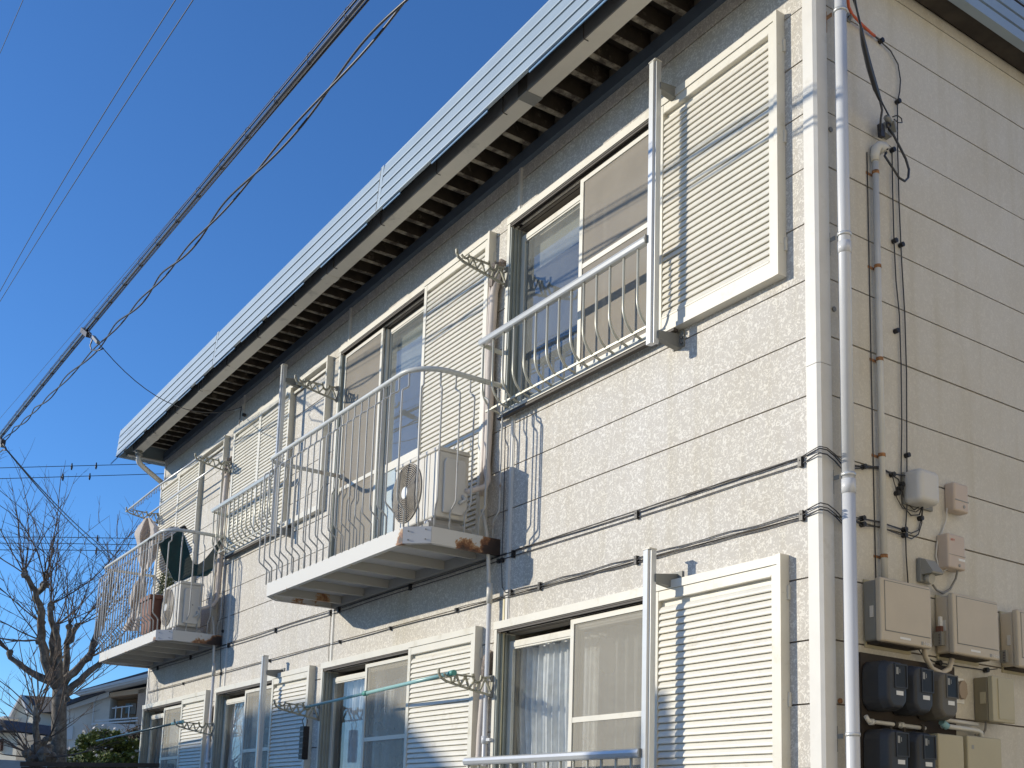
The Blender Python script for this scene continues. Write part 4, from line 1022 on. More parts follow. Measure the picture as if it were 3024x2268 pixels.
for x in (-0.11, -1.34, -2.62, -4.06, -5.35, -5.53, -6.8, -8.12, -9.4, -10.7): shared('clip', CM, cl, (x, 0, 3.268))
for x in (-0.105, -1.34, -2.30): shared('clip', CM, cl, (x, 0, 2.997))
for x, z in ((-2.635, 3.010), (-3.34, 2.985), (-4.36, 2.98), (-5.30, 2.98), (-6.9, 2.977), (-8.3, 2.977), (-9.6, 2.977), (-2.80, 3.252), (-2.755, 3.250), (-8.34, 3.45)): shared('clip', CM1, cl, (x, 0, z))

# ================================================================== END WALL
g = thing('downpipe', 'tall white downpipe just round the right corner of the building', 'downpipe', (0.082, 0.10, 0))
part('pipe', MB().tube([(0.082, 0.098, 6.06), (0.082, 0.098, 3.10)], 0.0305, 20), MPIPE, g)
part('pipe', MB().tube([(0.082, 0.098, 3.12), (0.082, 0.098, 0.05)], 0.0325, 20), MPIPE, g)
part('socket', MB().tube([(0.082, 0.098, 3.155), (0.082, 0.098, 3.085)], 0.0350, 20), MPIPE, g)
part('socket', MB().tube([(0.082, 0.098, 4.37), (0.082, 0.098, 4.31)], 0.0335, 20), MPIPE, g)
for z in (5.63, 4.40, 3.17, 1.93):
    part('strap', MB().tube([(0.082, 0.098, z), (0.082, 0.098, z + 0.016)], 0.036, 20), MALU, g)
    part('strap_arm', MB().box(0.004, 0.05, 0.070, 0.073, z - 0.01, z + 0.012).box(0.004, 0.007, 0.06, 0.085, z - 0.07, z + 0.05), MBOXG if z < 5 else MRUSTB, g)
for (y, z) in ((0.105, 4.05), (0.105, 2.10), (0.10, 5.02)):
    solo('screw_eye', MB().tube([(0.004, y, z), (0.012, y, z)], 0.013, 10), MRUSTB if z < 3 else MBOXG, {4.05: 'small round screw eye on the wall left of the downpipe at mid height', 2.10: 'rusty round screw eye left of the downpipe near the meters', 5.02: 'small screw eye left of the downpipe high up'}[z], 'screw eye')

g = thing('service_conduit', 'pale conduit with curved weather hood rising from the big beige box', 'conduit', (0.035, 0.415, 2.7))
part('tube', MB().tube([(0.032, 0.415, 4.98), (0.032, 0.415, 2.68)], 0.0165, 14), MPIPE2, g)
part('weather_hood', MB().tube([(0.032, 0.412, 4.95), (0.032, 0.413, 4.99), (0.034, 0.421, 5.022), (0.040, 0.436, 5.038), (0.048, 0.455, 5.035), (0.054, 0.468, 5.018)], [0.020, 0.024, 0.027, 0.029, 0.030, 0.029], 14), MPIPE2, g)
part('hood_holes', MB().tube([(0.054, 0.470, 5.014), (0.0555, 0.4735, 5.010)], 0.007, 8).tube([(0.068, 0.466, 5.022), (0.0695, 0.4695, 5.018)], 0.006, 8).tube([(0.058, 0.460, 5.000), (0.0595, 0.463, 4.996)], 0.006, 8), MBLACK, g)
for z in (4.886, 4.362, 3.86, 3.355, 2.838):
    part('rusty_saddle', MB().box(0.004, 0.007, 0.372, 0.460, z - 0.006, z + 0.007).tube([(0.032, 0.415, z - 0.008), (0.032, 0.415, z + 0.010)], 0.0185, 14), MRUSTB, g)
solo('earth_wire', MB().tube([(0.01, 0.378, 5.0), (0.008, 0.380, 4.4), (0.008, 0.379, 3.4), (0.008, 0.381, 2.70)], 0.0028, 6), MCABLE, 'dark wire running down the wall right beside the pale conduit', 'cable')
EG = 'black cables on the end wall'
cable('end_wall_cable', [A(2634, 446), A(2636, 560), A(2640, 712), A(2646, 830), A(2656, 930), A(2661, 1080), A(2663, 1250), A(2661, 1400), A(2660, 1432), A(2664, 1490), A(2690, 1522), A(2715, 1520), A(2724, 1490, 0.05)], 0.0035, MCABLE, 'left one of the two thin black cables hanging down the end wall', EG)
cable('end_wall_cable', [A(2575, 100), A(2600, 122), A(2630, 150), A(2652, 190), A(2659, 235), A(2657, 270), A(2650, 302), A(2651, 450), A(2655, 600), A(2662, 760), A(2672, 930), A(2677, 1100), A(2678, 1345), A(2679, 1480), A(2674, 1570), A(2676, 1640), A(2682, 1730, 0.02)], 0.0038, MCABLE, 'right hand black cable arcing from the orange cord down past the rounded white box', EG)
cable('orange_cord', [tuple(at(2500, -40, X=0.12)), tuple(at(2506, 20, X=0.06)), A(2516, 42, 0.04), A(2545, 72, 0.03), A(2575, 100, 0.02), A(2583, 106)], 0.008, MORANGE, 'orange cord coming down beside the downpipe at the top')
solo('hook_plate', MB().box(0.004, 0.012, at(2499, 35, X=0.01).y, at(2512, 60, X=0.01).y, at(2505, 62, X=0.01).z, at(2505, 38, X=0.01).z).tube([A(2506, 50), A(2512, 44, 0.04), A(2517, 52, 0.04), A(2510, 60, 0.03)], 0.005, 6), MBOXG, 'small metal hook plate at the orange cord beside the downpipe', 'wall hook')
# drop wires to the anchor
AN = at(2618, 375, X=0.03)
g = thing('wire_anchor', 'dark anchor with insulators holding the drop wires on the end wall', 'wire anchor', (AN.x, AN.y, AN.z))
def ap(x, y, X=0.05): return tuple(at(x, y, X=X))
part('clamp', MB().beam(ap(2600, 368, .05), ap(2603, 405, .05), 0.022, 0.030), MINSUL, g)
part('clamp', MB().beam(ap(2612, 366, .05), ap(2611, 396, .05), 0.028, 0.020), MBOXG, g)
part('clamp', MB().beam(ap(2634, 358, .05), ap(2640, 392, .04), 0.030, 0.026), MBOXG, g)
part('insulator', MB().tube([ap(2614, 345, .06), ap(2622, 352, .06), ap(2630, 362, .05)], [0.012, 0.018, 0.012], 8), MBOXG, g)
part('ring', MB().tube([ap(2618, 362, .07), ap(2628, 364, .07), ap(2630, 374, .07), ap(2620, 376, .07), ap(2618, 362, .07)], 0.005, 6), MINSUL, g)
part('base', MB().box(0.004, 0.04, AN.y - 0.02, AN.y + 0.03, AN.z - 0.05, AN.z + 0.02), MBOXG, g)
D0 = tuple(at(2300, -700, Y=-1.75)); 
def droppts(pa, pb, sag, n=14):
    a, b = Vector(pa), Vector(pb)
    return [tuple(a.lerp(b, i / n) - Vector((0, 0, sag * 4 * (i / n) * (1 - i / n)))) for i in range(n + 1)]
e1 = at(2520, -60, X=0.5); e2 = at(2510, -60, X=0.5)
cable('drop_wire', [tuple(at(2508, -40, X=0.42)), tuple(at(2533, 40, X=0.30)), tuple(at(2572, 190, X=0.17)), tuple(at(2603, 300, X=0.10)), tuple(at(2628, 348, X=0.06))], 0.0045, MCABLE, 'thin drop wire, the right one of the pair reaching the end wall anchor', 'drop wires to the end wall')
cable('drop_wire', [tuple(at(2518, -40, X=0.42)), tuple(at(2528, 20, X=0.34)), tuple(at(2540, 70, X=0.28))], 0.0055, MCABLE, 'thin upper length of the wire that thickens into the sheathed splice', 'drop wires to the end wall')
cable('sheathed_splice', [tuple(at(2538, 68, X=0.28)), tuple(at(2550, 130, X=0.23)), tuple(at(2565, 195, X=0.19)), tuple(at(2585, 262, X=0.14)), tuple(at(2598, 296, X=0.11))], [0.006, 0.013, 0.0135, 0.013, 0.007], MCABLE, 'thick black sheathed splice hanging diagonally over the end wall')
cable('drop_wire', [tuple(at(2598, 294, X=0.11)), tuple(at(2605, 325, X=0.09)), tuple(at(2601, 350, X=0.08)), tuple(at(2600, 385, X=0.06))], 0.006, MCABLE, 'short tail below the thick splice going into the anchor', 'drop wires to the end wall')
cable('service_loop', [ap(2620, 375), ap(2638, 398, .06), ap(2655, 430, .07), ap(2675, 470, .08), ap(2684, 500, .08), ap(2682, 525, .08), ap(2672, 535, .08), ap(2655, 525, .08), ap(2632, 490, .07), ap(2612, 460, .065), (0.058, 0.474, 5.010)], 0.0065, MCABLE, 'thick black loop of cable hanging from the anchor to the conduit hood')
cable('service_loop', [ap(2636, 345), ap(2650, 340), ap(2662, 350), ap(2664, 362), ap(2652, 362), ap(2640, 352)], 0.0035, MCABLE, 'small thin loop of wire right of the anchor')
g = thing('end_wall_clips', 'black clips and knobs pinning the cables on the end wall', 'cable clips', (0.01, 0.6, 3.0))
kn = MB().tube([(0.004, 0, 0), (0.030, 0, 0)], 0.0135, 8, smooth=False).tube([(0.030, 0, 0), (0.0315, 0, 0)], 0.005, 6).mesh('clip'); kn.materials.append(MBLACK)
for x, y in ((2600, 122), (2650, 301), (2634, 444), (2640, 712), (2660, 724), (2645, 978), (2677, 1345), (2549, 1379), (2633, 1402), (2660, 1431), (2655, 1443), (2647, 1457), (2545, 1531), (2546, 1549), (2669, 1564), (2669, 1581), (2716, 1531), (2770, 1958), (2910, 1979)):
    p_ = at(x, y, X=0.012); shared('clip', kn, g, (0.0, p_.y, p_.z))

def rbox(x0, x1, y0, y1, z0, z1, m, name, parent, bv=0.006, seg=2, label=None):
    o = part(name, MB().box(x0, x1, y0, y1, z0, z1), m, parent, label); bevel(o, bv, seg); return o
# junction boxes in the middle of the end wall
g = thing('optical_box', 'rounded off white plastic box on the end wall with cables entering below', 'wall box', (0.05, 0.72, 3.13))
rbox(0.004, 0.118, 0.602, 0.765, 3.140, 3.318, MBOXW, 'cover', g, 0.03, 5)
part('back_plate', MB().box(0.004, 0.02, 0.60, 0.83, 3.145, 3.31), MBOXG, g)
g = thing('small_tan_box', 'small tan wall box to the right of the rounded white box', 'wall box', (0.04, 0.98, 3.16))
rbox(0.004, 0.066, 0.950, 1.075, 3.165, 3.320, MBOXP, 'cover', g, 0.012, 3)
part('ridge', MB().box(0.0665, 0.068, 0.955, 1.07, 3.222, 3.227), MINK, g)
part('lock', MB().tube([(0.066, 1.03, 3.195), (0.069, 1.03, 3.195)], 0.009, 10), MINK, g)
g = thing('telephone_box', 'pinkish beige box with a small red mark, hung below the small tan box', 'wall box', (0.04, 0.95, 2.85))
rbox(0.004, 0.074, 0.872, 1.018, 2.848, 3.030, MBOXP, 'cover', g, 0.010, 3)
part('seam', MB().box(0.0745, 0.076, 0.876, 1.014, 2.918, 2.920), MINK, g)
def text(body, loc, size, m, parent, name='lettering', rotz=math.pi / 2):
    c = bpy.data.curves.new(name, 'FONT'); c.body = body; c.size = size; c.extrude = 0.0004
    t_ = bpy.data.objects.new(name, c); COL.objects.link(t_); bpy.context.view_layer.update()
    me = bpy.data.meshes.new_from_object(t_.evaluated_get(bpy.context.evaluated_depsgraph_get())); bpy.data.objects.remove(t_)
    o = bpy.data.objects.new(name, me); COL.objects.link(o); o.parent = parent
    o.location = Vector(loc) - wl(parent); o.rotation_euler = (math.pi / 2, 0, rotz); me.materials.clear(); me.materials.append(m); return o
text('NTT', (0.0752, 0.895, 2.992), 0.017, MRED, g)
part('sticker', MB().box(0.0745, 0.0755, 0.955, 1.010, 2.893, 2.906), MLABEL, g)
part('lock', MB().tube([(0.074, 0.962, 2.868), (0.078, 0.962, 2.868)], 0.008, 10), MINK, g)
g = thing('outdoor_socket', 'grey hooded outdoor socket to the left of the pinkish box', 'outdoor socket', (0.03, 0.74, 2.76))
rbox(0.004, 0.030, 0.700, 0.800, 2.755, 2.880, MBOXG, 'back_box', g, 0.006, 2)
part('hood', MB().prism([(0.030, 2.872), (0.055, 2.868), (0.098, 2.800), (0.095, 2.792), (0.030, 2.792)], 'y', 0.706, 0.792), mat('socket_hood', (0.30, 0.29, 0.25), 0.5), g)
part('receptacle', MB().tube([(0.03, 0.748, 2.778), (0.062, 0.748, 2.770)], 0.026, 12), mat('socket_pale', (0.42, 0.40, 0.34), 0.5), g)
cable('grey_lead', [tuple(at(2828, 1684, X=0.06)), tuple(at(2822, 1710, X=0.03)), tuple(at(2805, 1740, X=0.02)), tuple(at(2785, 1752, X=0.02)), tuple(at(2765, 1742, X=0.03)), tuple(at(2755, 1728, X=0.04))], 0.006, MGREYCABLE, 'grey lead curving from the pinkish box down to the big beige box')
cable('grey_lead', [tuple(at(2796, 1500, X=0.03)), tuple(at(2795, 1530, X=0.02)), tuple(at(2782, 1570, X=0.012)), tuple(at(2768, 1600, X=0.012)), tuple(at(2764, 1640, X=0.012)), tuple(at(2772, 1675, X=0.012)), tuple(at(2786, 1688, X=0.03)), tuple(at(2796, 1680, X=0.04))], 0.0042, MBOXW, 'pale lead looping between the small tan box and the pinkish box')

# big beige meter boxes
def bigbox(y0, label, dzz=0.0, padlock=False, w=0.385, h=0.31):
    z0, z1 = 2.393 + dzz, 2.393 + h + dzz; X = 0.122; y1 = y0 + w
    g = thing('meter_box', label, 'meter box', (0.06, (y0 + y1) / 2, z0), group='beige plastic meter boxes')
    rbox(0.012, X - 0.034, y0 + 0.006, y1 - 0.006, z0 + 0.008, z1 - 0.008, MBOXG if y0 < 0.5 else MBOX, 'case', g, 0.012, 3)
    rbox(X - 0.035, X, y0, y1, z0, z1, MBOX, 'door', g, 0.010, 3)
    part('door_panel', MB().box(X + 0.0002, X + 0.0025, y0 + 0.03, y1 - 0.018, z0 + 0.055, z1 - 0.018), MBOX, g)
    part('door_groove', MB().box(X + 0.0002, X + 0.0012, y0 + 0.026, y1 - 0.014, z0 + 0.050, z0 + 0.0545).box(X + 0.0002, X + 0.0012, y0 + 0.026, y0 + 0.0295, z0 + 0.05, z1 - 0.014).box(X + 0.0002, X + 0.0012, y0 + 0.026, y1 - 0.014, z1 - 0.0175, z1 - 0.014), MBOXG, g)
    part('maker_plate', MB().box(X + 0.0002, X + 0.0018, y0 + 0.135, y0 + 0.215, z0 + 0.022, z0 + 0.033), MLABEL, g)
    text('Nitto', (X + 0.0012, y1 - 0.068, z0 + 0.012), 0.026, MLABEL, g)
    part('maker_mark', MB().box(X + 0.0002, X + 0.0015, y1 - 0.088, y1 - 0.073, z0 + 0.012, z0 + 0.028), MINK, g)
    part('latch', MB().box(0.055, 0.075, y0 + 0.0005, y0 + 0.0055, z0 + 0.12, z0 + 0.175), MBOXW, g)
    part('mount_lug', MB().box(0.004, 0.012, y0 + 0.02, y1 - 0.02, z0 - 0.018, z1 + 0.006), MBOX2, g)
    part('screw_lug', MB().box(0.014, 0.095, y0 + 0.03, y1 - 0.05, z0 - 0.004, z0 + 0.0075), MSOFF, g)
    return g
k1 = bigbox(0.268, 'big beige meter box nearest the downpipe, with the conduit entering its top')
k2 = bigbox(0.828, 'big beige meter box in the middle with a key safe hanging on its left side')
k3 = bigbox(1.385, 'big beige box cut by the right edge of the picture', -0.012)
k3b = thing('key_safe', 'small combination key safe hanging on the side of the middle meter box', 'key safe', (0.05, 0.81, 2.44))
part('body', MB().box(0.030, 0.075, 0.792, 0.818, 2.435, 2.505), MBOXG, k3b)
part('label_tag', MB().box(0.038, 0.066, 0.800, 0.822, 2.506, 2.535), mat('brown_tag', (0.16, 0.07, 0.05), 0.6), k3b)
part('shackle_tag', MB().box(0.050, 0.062, 0.805, 0.824, 2.536, 2.585), MLABEL, k3b)
for i in range(4): part('dial', MB().tube([(0.066, 0.788, 2.446 + i * 0.014), (0.066, 0.800, 2.446 + i * 0.014)], 0.006, 8), MSILVER, k3b)
k3c = thing('key_safe', 'small silver combination lock hanging beside the box at the right edge', 'key safe', (0.05, 1.36, 2.40))
part('body', MB().box(0.040, 0.075, 1.340, 1.362, 2.405, 2.47), MBOXG, k3c)
for i in range(4): part('dial', MB().tube([(0.066, 1.336, 2.414 + i * 0.014), (0.066, 1.348, 2.414 + i * 0.014)], 0.006, 8), MSILVER, k3c)
for (x0, x1) in ((-0.0, 0.0),):
    pass
cable('flexible_conduit', [tuple(at(2727, 1905, X=0.06)), tuple(at(2733, 1940, X=0.05)), tuple(at(2752, 1975, X=0.05)), tuple(at(2780, 1988, X=0.05)), tuple(at(2803, 1975, X=0.05)), tuple(at(2812, 1945, X=0.06))], 0.014, MBOX, 'thick beige flexible conduit looping between two meter boxes', seg=10)
cable('end_wall_cable', [tuple(at(2700, 1900, X=0.05)), tuple(at(2725, 1935, X=0.02)), tuple(at(2755, 1952, X=0.014)), tuple(at(2770, 1957, X=0.014)), tuple(at(2840, 1969, X=0.014)), tuple(at(2910, 1979, X=0.014)), tuple(at(2945, 1975, X=0.04))], 0.0032, MCABLE, 'thin black cable slung low between the meter boxes and the right edge', EG)
def sidebox(y0, y1, z0, z1, X, label, flap=True):
    g = thing('breaker_box', label, 'breaker box', (0.06, (y0 + y1) / 2, z0))
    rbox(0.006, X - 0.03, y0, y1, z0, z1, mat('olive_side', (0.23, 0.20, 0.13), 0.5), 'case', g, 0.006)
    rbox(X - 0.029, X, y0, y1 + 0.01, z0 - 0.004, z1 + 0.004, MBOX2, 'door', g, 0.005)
    part('raised_panel', MB().box(X + 0.0002, X + 0.004, y0 + 0.045, y1 - 0.006, z0 + 0.012, z1 - 0.008), MBOX2, g)
    part('hinge', MB().box(0.045, 0.075, y0 - 0.006, y0 - 0.0003, z0 + 0.09, z0 + 0.15), MBOX2, g)
    return g
sidebox(1.148, 1.330, 2.080, 2.308, 0.115, 'olive beige breaker box low on the right, below the middle meter box')
g = thing('angled_cap', 'small brown eight sided cap between the third meter and the breaker box', 'wall cap', (0.03, 1.01, 2.17))
part('cap', MB().prism([(0.985, 2.245), (1.0, 2.27), (1.03, 2.282), (1.05, 2.265), (1.055, 2.215), (1.035, 2.185), (1.0, 2.19), (0.985, 2.215)], 'x', 0.010, 0.035), mat('cap_brown', (0.34, 0.27, 0.20), 0.6), g)
part('back_plate', MB().box(0.004, 0.0099, 0.975, 1.06, 2.165, 2.295), MLABEL, g)
# the electricity meters on a dark board
solo('meter_board', MB().box(0.004, 0.020, 0.24, 0.97, 1.55, 2.345), mat('dark_board', (0.045, 0.035, 0.028), 0.8, var=0.3), 'dark stained board behind the electricity meters', 'meter board')
def meter(yc, zt, dark, label):
    m = MMETER if dark else MMETER2
    X0, X1 = 0.022, 0.165; w = 0.083; zb = zt - 0.235
    g = thing('electricity_meter', label, 'electricity meter', (0.09, yc, zb), group='electricity meters on the end wall')
    prof = [(w * 0.55, zb), (w * 0.96, zb + 0.035), (w, zb + 0.06), (w, zt - 0.05), (w * 0.9, zt - 0.02), (w * 0.6, zt)]
    pl = [(yc - a, z) for a, z in prof] + [(yc + a, z) for a, z in reversed(prof)]
    fr = [(yc + (y - yc) * 0.80, zt - 0.115 + (z - (zt - 0.115)) * 0.90) for y, z in pl]
    n = len(pl); mb = MB()
    Xm = X1 - 0.045
    vs = [(X0, y, z) for y, z in pl] + [(Xm, y, z) for y, z in pl] + [(X1, y, z) for y, z in fr]
    fs = [[i for i in range(n)], [2 * n + i for i in range(n)][::-1]]
    for l in (0, n): fs += [[l + i, l + n + i, l + n + (i + 1) % n, l + (i + 1) % n] for i in range(n)]
    mb.add(vs, fs); o = part('body', mb, m, g); bevel(o, 0.012, 3)
    fm = MB(); a, b, c, d = yc - 0.018, yc + 0.062, zt - 0.125, zt - 0.022
    fm.box(X1 - 0.002, X1 + 0.005, a - 0.006, a, c - 0.006, d + 0.006); fm.box(X1 - 0.002, X1 + 0.005, b, b + 0.006, c - 0.006, d + 0.006); fm.box(X1 - 0.002, X1 + 0.005, a, b, d, d + 0.006); fm.box(X1 - 0.002, X1 + 0.005, a, b, c - 0.006, c)
    part('window_frame', fm, m, g)
    part('window', MB().box(X1 + 0.0002, X1 + 0.002, a, b, c, d), MMETERD, g)
    part('dial_plate', MB().box(X1 + 0.0022, X1 + 0.003, a + 0.006, a + 0.022, d - 0.045, d - 0.012).box(X1 + 0.0022, X1 + 0.003, a + 0.030, a + 0.034, d - 0.038, d - 0.018), MINK, g)
    part('serial_label', MB().hexa([(X1 - 0.003, yc - 0.012, c - 0.040), (X1 + 0.0018, yc - 0.012, c - 0.040), (X1 + 0.0018, yc + 0.038, c - 0.040), (X1 - 0.003, yc + 0.038, c - 0.040)], [(X1 - 0.003, yc - 0.012, c - 0.020), (X1 + 0.0018, yc - 0.012, c - 0.020), (X1 + 0.0018, yc + 0.038, c - 0.020), (X1 - 0.003, yc + 0.038, c - 0.020)]), MLABEL, g)
    return g
meter(0.322, 2.300, True, 'dark electricity meter in the upper row, right beside the downpipe')
meter(0.520, 2.295, True, 'dark electricity meter in the middle of the upper row')
meter(0.713, 2.285, False, 'grey brown electricity meter at the right of the upper row')
meter(0.322, 1.978, True, 'dark electricity meter in the lower row, right beside the downpipe')
meter(0.525, 1.978, True, 'second dark electricity meter in the lower row')
g = thing('water_pipe', 'old white pipe with couplings running between the two rows of meters', 'pipe', (0.06, 0.6, 2.0))
part('pipe_length', MB().tube([(0.06, 0.22, 2.035), (0.06, 0.24, 2.012), (0.06, 0.40, 2.010), (0.06, 0.66, 2.008)], 0.0105, 10), MPIPE2, g)
for y in (0.25, 0.42, 0.47, 0.62): part('coupling', MB().tube([(0.06, y, 2.010), (0.06, y + 0.022, 2.010)], 0.0155, 10), MSOFF if y in (0.42, 0.62) else MPIPE2, g)
part('pipe_length', MB().tube([(0.06, 0.80, 2.030), (0.06, 0.86, 2.030), (0.05, 1.10, 2.028), (0.045, 1.14, 2.02), (0.045, 1.145, 1.95)], 0.013, 10), MPIPE2, g)
part('pipe_length', MB().tube([(0.04, 0.84, 2.064), (0.04, 1.12, 2.062)], 0.011, 10), MPIPE2, g)
part('valve', MB().tube([(0.085, 0.76, 2.045), (0.085, 0.80, 2.025)], 0.018, 10), mat('blue_tag', (0.25, 0.45, 0.48), 0.5), g)
for y in (0.38, 0.48, 0.63): part('hook', MB().box(0.03, 0.075, y, y + 0.014, 1.975, 2.0), MSOFF, g)
g = thing('small_breaker_box', 'small beige box at the bottom, right of the lower dark meters', 'breaker box', (0.06, 0.80, 1.6))
rbox(0.006, 0.105, 0.700, 0.905, 1.55, 1.985, MBOX2, 'case', g, 0.008, 3)
part('side_plate', MB().box(0.012, 0.09, 0.693, 0.6999, 1.55, 1.975), MBOXG, g)
g = thing('wide_breaker_box', 'wide beige box at the bottom right under the breaker box', 'breaker box', (0.06, 1.08, 1.6))
rbox(0.006, 0.100, 0.945, 1.232, 1.55, 1.992, MBOX2, 'case', g, 0.008, 3)
part('mark', MB().box(0.1003, 0.1012, 0.975, 0.995, 1.925, 1.945), MINK, g)
cable('grey_lead', [tuple(at(2912, 2132, X=0.05)), tuple(at(2910, 2155, X=0.03)), tuple(at(2900, 2172, X=0.02)), tuple(at(2880, 2170, X=0.04))], 0.006, MGREYCABLE, 'short grey lead dropping from the olive breaker box')

# ================================================================== OVERHEAD WIRES
YW = -1.8
OW = 'overhead wires along the street'
def wire_px(name, pix, r, m, label, Y=YW, ext=True, wob=0, seg=6, cat='overhead wire', n=1, off=(0, 0, 0)):
    P = [at(x, y, Y=Y) for x, y in pix]
    P.sort(key=lambda v: v.x)
    # quadratic fit of z over x gives the natural sag
    xs = [p.x for p in P]; zs = [p.z for p in P]
    import numpy as np
    c = np.polyfit(xs, zs, min(2, len(P) - 1))
    x0, x1 = xs[0] - 7, xs[-1] + 6
    pts = []
    N = 60
    for i in range(N + 1):
        x = x0 + (x1 - x0) * i / N
        pts.append(Vector((x + off[0], Y + off[1], float(np.polyval(c, x)) + off[2])))
    return pts
bpts = wire_px('', [(1075, 0), (680, 455), (270, 960), (0, 1290)], 0, None, '')
def shift(pts, y=0, z=0): return [p + Vector((0, y, z)) for p in pts]
g = thing('trunk_cable', 'thick silvery cable bundle with lashing rings crossing the sky beside the roof edge', 'overhead wire', tuple(bpts[len(bpts) // 2]))
part('sheath', MB().tube(bpts, 0.0145, 10), MSILVER, g)
part('companion', MB().tube(shift(bpts, 0.021, -0.008), 0.006, 8), MCABLE, g)
part('companion', MB().tube(shift(bpts, -0.022, 0.010), 0.005, 8), MCABLE, g)
part('messenger_wire', MB().tube(shift(bpts, 0.0, 0.046), 0.0030, 6), MCABLE, g)
part('messenger_wire', MB().tube(shift(bpts, -0.02, 0.034), 0.0024, 6), MCABLE, g)
x = -0.2
import bisect
bx = [p.x for p in bpts]
def zat(pts, x):
    for a, b in zip(pts, pts[1:]):
        if a.x <= x <= b.x:
            f = (x - a.x) / (b.x - a.x); return a.lerp(b, f)
    return pts[-1]
while x > -15:
    q = zat(bpts, x)
    ring = [(q.x + 0.01 * math.sin(t), q.y + 0.022 * math.cos(t) - 0.003, q.z + 0.016 + 0.036 * math.sin(t)) for t in [k * math.pi / 6 for k in range(13)]]
    part('lashing_ring', MB().tube(ring, 0.0026, 5, cap=False), MINSUL, g); x -= 0.52
tw = wire_px('', [(1170, 0), (850, 440), (520, 775), (300, 1000), (0, 1310)], 0, None, '', Y=-1.72)
g = thing('twisted_cable', 'pair of loosely twisted black wires hanging below the thick cable', 'overhead wire', tuple(tw[30]))
fine = []
for a, b in zip(tw, tw[1:]):
    for k in range(7): fine.append(a.lerp(b, k / 7))
for ph in (0, math.pi):
    pts = [p + Vector((0, 0.022 * math.cos(p.x * 3.6 + ph + 0.9 * math.sin(p.x * 1.1)) * (1 if ph else 0.55), 0.026 * math.sin(p.x * 3.6 + ph + 0.9 * math.sin(p.x * 1.1)) * (1 if ph else 0.5))) for p in fine]
    part('strand', MB().tube(pts, 0.0075, 6), MCABLE, g)
def simple(pix, r, label, Y=YW, off=(0, 0, 0), m=MCABLE):
    pts = wire_px('', pix, 0, None, '', Y=Y, off=off)
    return solo('overhead_wire', MB().tube(pts, r, 5), m, label, 'overhead wire', OW)
simple([(1055, 0), (430, 735), (0, 1235)], 0.0022, 'thin wire just above the thick silvery cable')
simple([(1085, 0), (720, 420), (400, 818), (0, 1300)], 0.0026, 'thin wire just below the thick silvery cable')
simple([(518, 0), (255, 420), (0, 860)], 0.0048, 'left wire of the close pair high in the sky', Y=-1.9)
simple([(570, 0), (290, 430), (0, 890)], 0.0048, 'right wire of the close pair high in the sky', Y=-1.75)
simple([(68, 0), (0, 157)], 0.0045, 'single wire cutting the top left corner of the sky', Y=-2.4)
# drop wire from the bundle to the eave
q0 = zat(bpts, at(270, 960, Y=YW).x)
g = thing('drop_clamp', 'small clamp with short jumper wires where a drop wire leaves the thick cable', 'wire clamp', tuple(q0))
c0 = at(265, 985, Y=YW)
part('clamp', MB().beam(at(245, 975, Y=YW), at(262, 990, Y=YW), 0.05, 0.05), MINSUL, g)
part('clamp', MB().beam(at(276, 995, Y=YW), at(290, 1012, Y=YW), 0.03, 0.03), MBOXG, g)
part('jumper', MB().tube([at(262, 985, Y=YW), at(272, 1005, Y=YW), at(266, 1020, Y=YW), at(270, 1034, Y=YW), at(290, 1035, Y=YW), at(305, 1029, Y=YW + .02)], 0.007, 6), MCABLE, g)
part('clamp_wire', MB().tube([at(262, 980, Y=YW), at(276, 998, Y=YW), at(305, 1030, Y=YW + .02)], 0.005, 6), MCABLE, g)
wa = Vector((-8.215, -0.02, 5.985)); st = at(305, 1030, Y=YW + 0.02)
cable('drop_wire', droppts(st, wa, 0.28), 0.0042, MCABLE, 'drop wire sagging from the thick cable to the anchor under the eave')
g = thing('eave_anchor', 'small anchor and dark fitting under the eave where the drop wire ends', 'wire anchor', (-8.2, -0.02, 5.95))
part('plate', MB().box(-8.22, -8.19, -0.030, -0.014, 5.95, 6.01), MALU, g)
part('arm', MB().tube([(-8.21, -0.02, 5.985), (-8.33, -0.06, 5.972)], 0.008, 6), MALU, g)
part('fitting', MB().tube([(-8.11, -0.012, 5.86), (-8.11, -0.045, 5.86)], 0.02, 8), MINSUL, g)
cable('eave_wire', [(-8.20, -0.03, 5.985), (-8.21, -0.035, 5.90), (-8.235, -0.03, 5.80), (-8.24, -0.02, 5.70), (-8.36, -0.02, 5.45), (-8.36, -0.02, 4.3)], 0.006, MCABLE, 'black wire dropping from the eave anchor beside the closed upper shutters')
# junction at far left of the picture and wires running on behind the tree
g = thing('left_junction', 'cluster of clamps and jumper wires on the thick cable at the left edge', 'wire clamp', tuple(at(10, 1310, Y=YW)))
part('clamp', MB().beam(at(-6, 1296, Y=YW), at(10, 1306, Y=YW), 0.06, 0.06), MINSUL, g)
part('clamp', MB().beam(at(0, 1308, Y=YW), at(8, 1318, Y=YW), 0.05, 0.04), MBOXG, g)
part('jumper', MB().tube([at(2, 1285, Y=YW), at(3, 1300, Y=YW), at(18, 1325, Y=YW)], 0.01, 5), MCABLE, g)
part('jumper', MB().tube([at(0, 1335, Y=YW), at(8, 1328, Y=YW), at(20, 1330, Y=YW)], 0.01, 5), MCABLE, g)
f0 = at(14, 1322, Y=YW)
for i, (x, y) in enumerate(((352, 1652), (338, 1658))):
    cable('drop_wire', droppts(f0, at(x, y, D=27), 0.12), 0.009, MCABLE, ('upper', 'lower')[i] + ' of two wires slanting down from the left junction behind the left balcony')
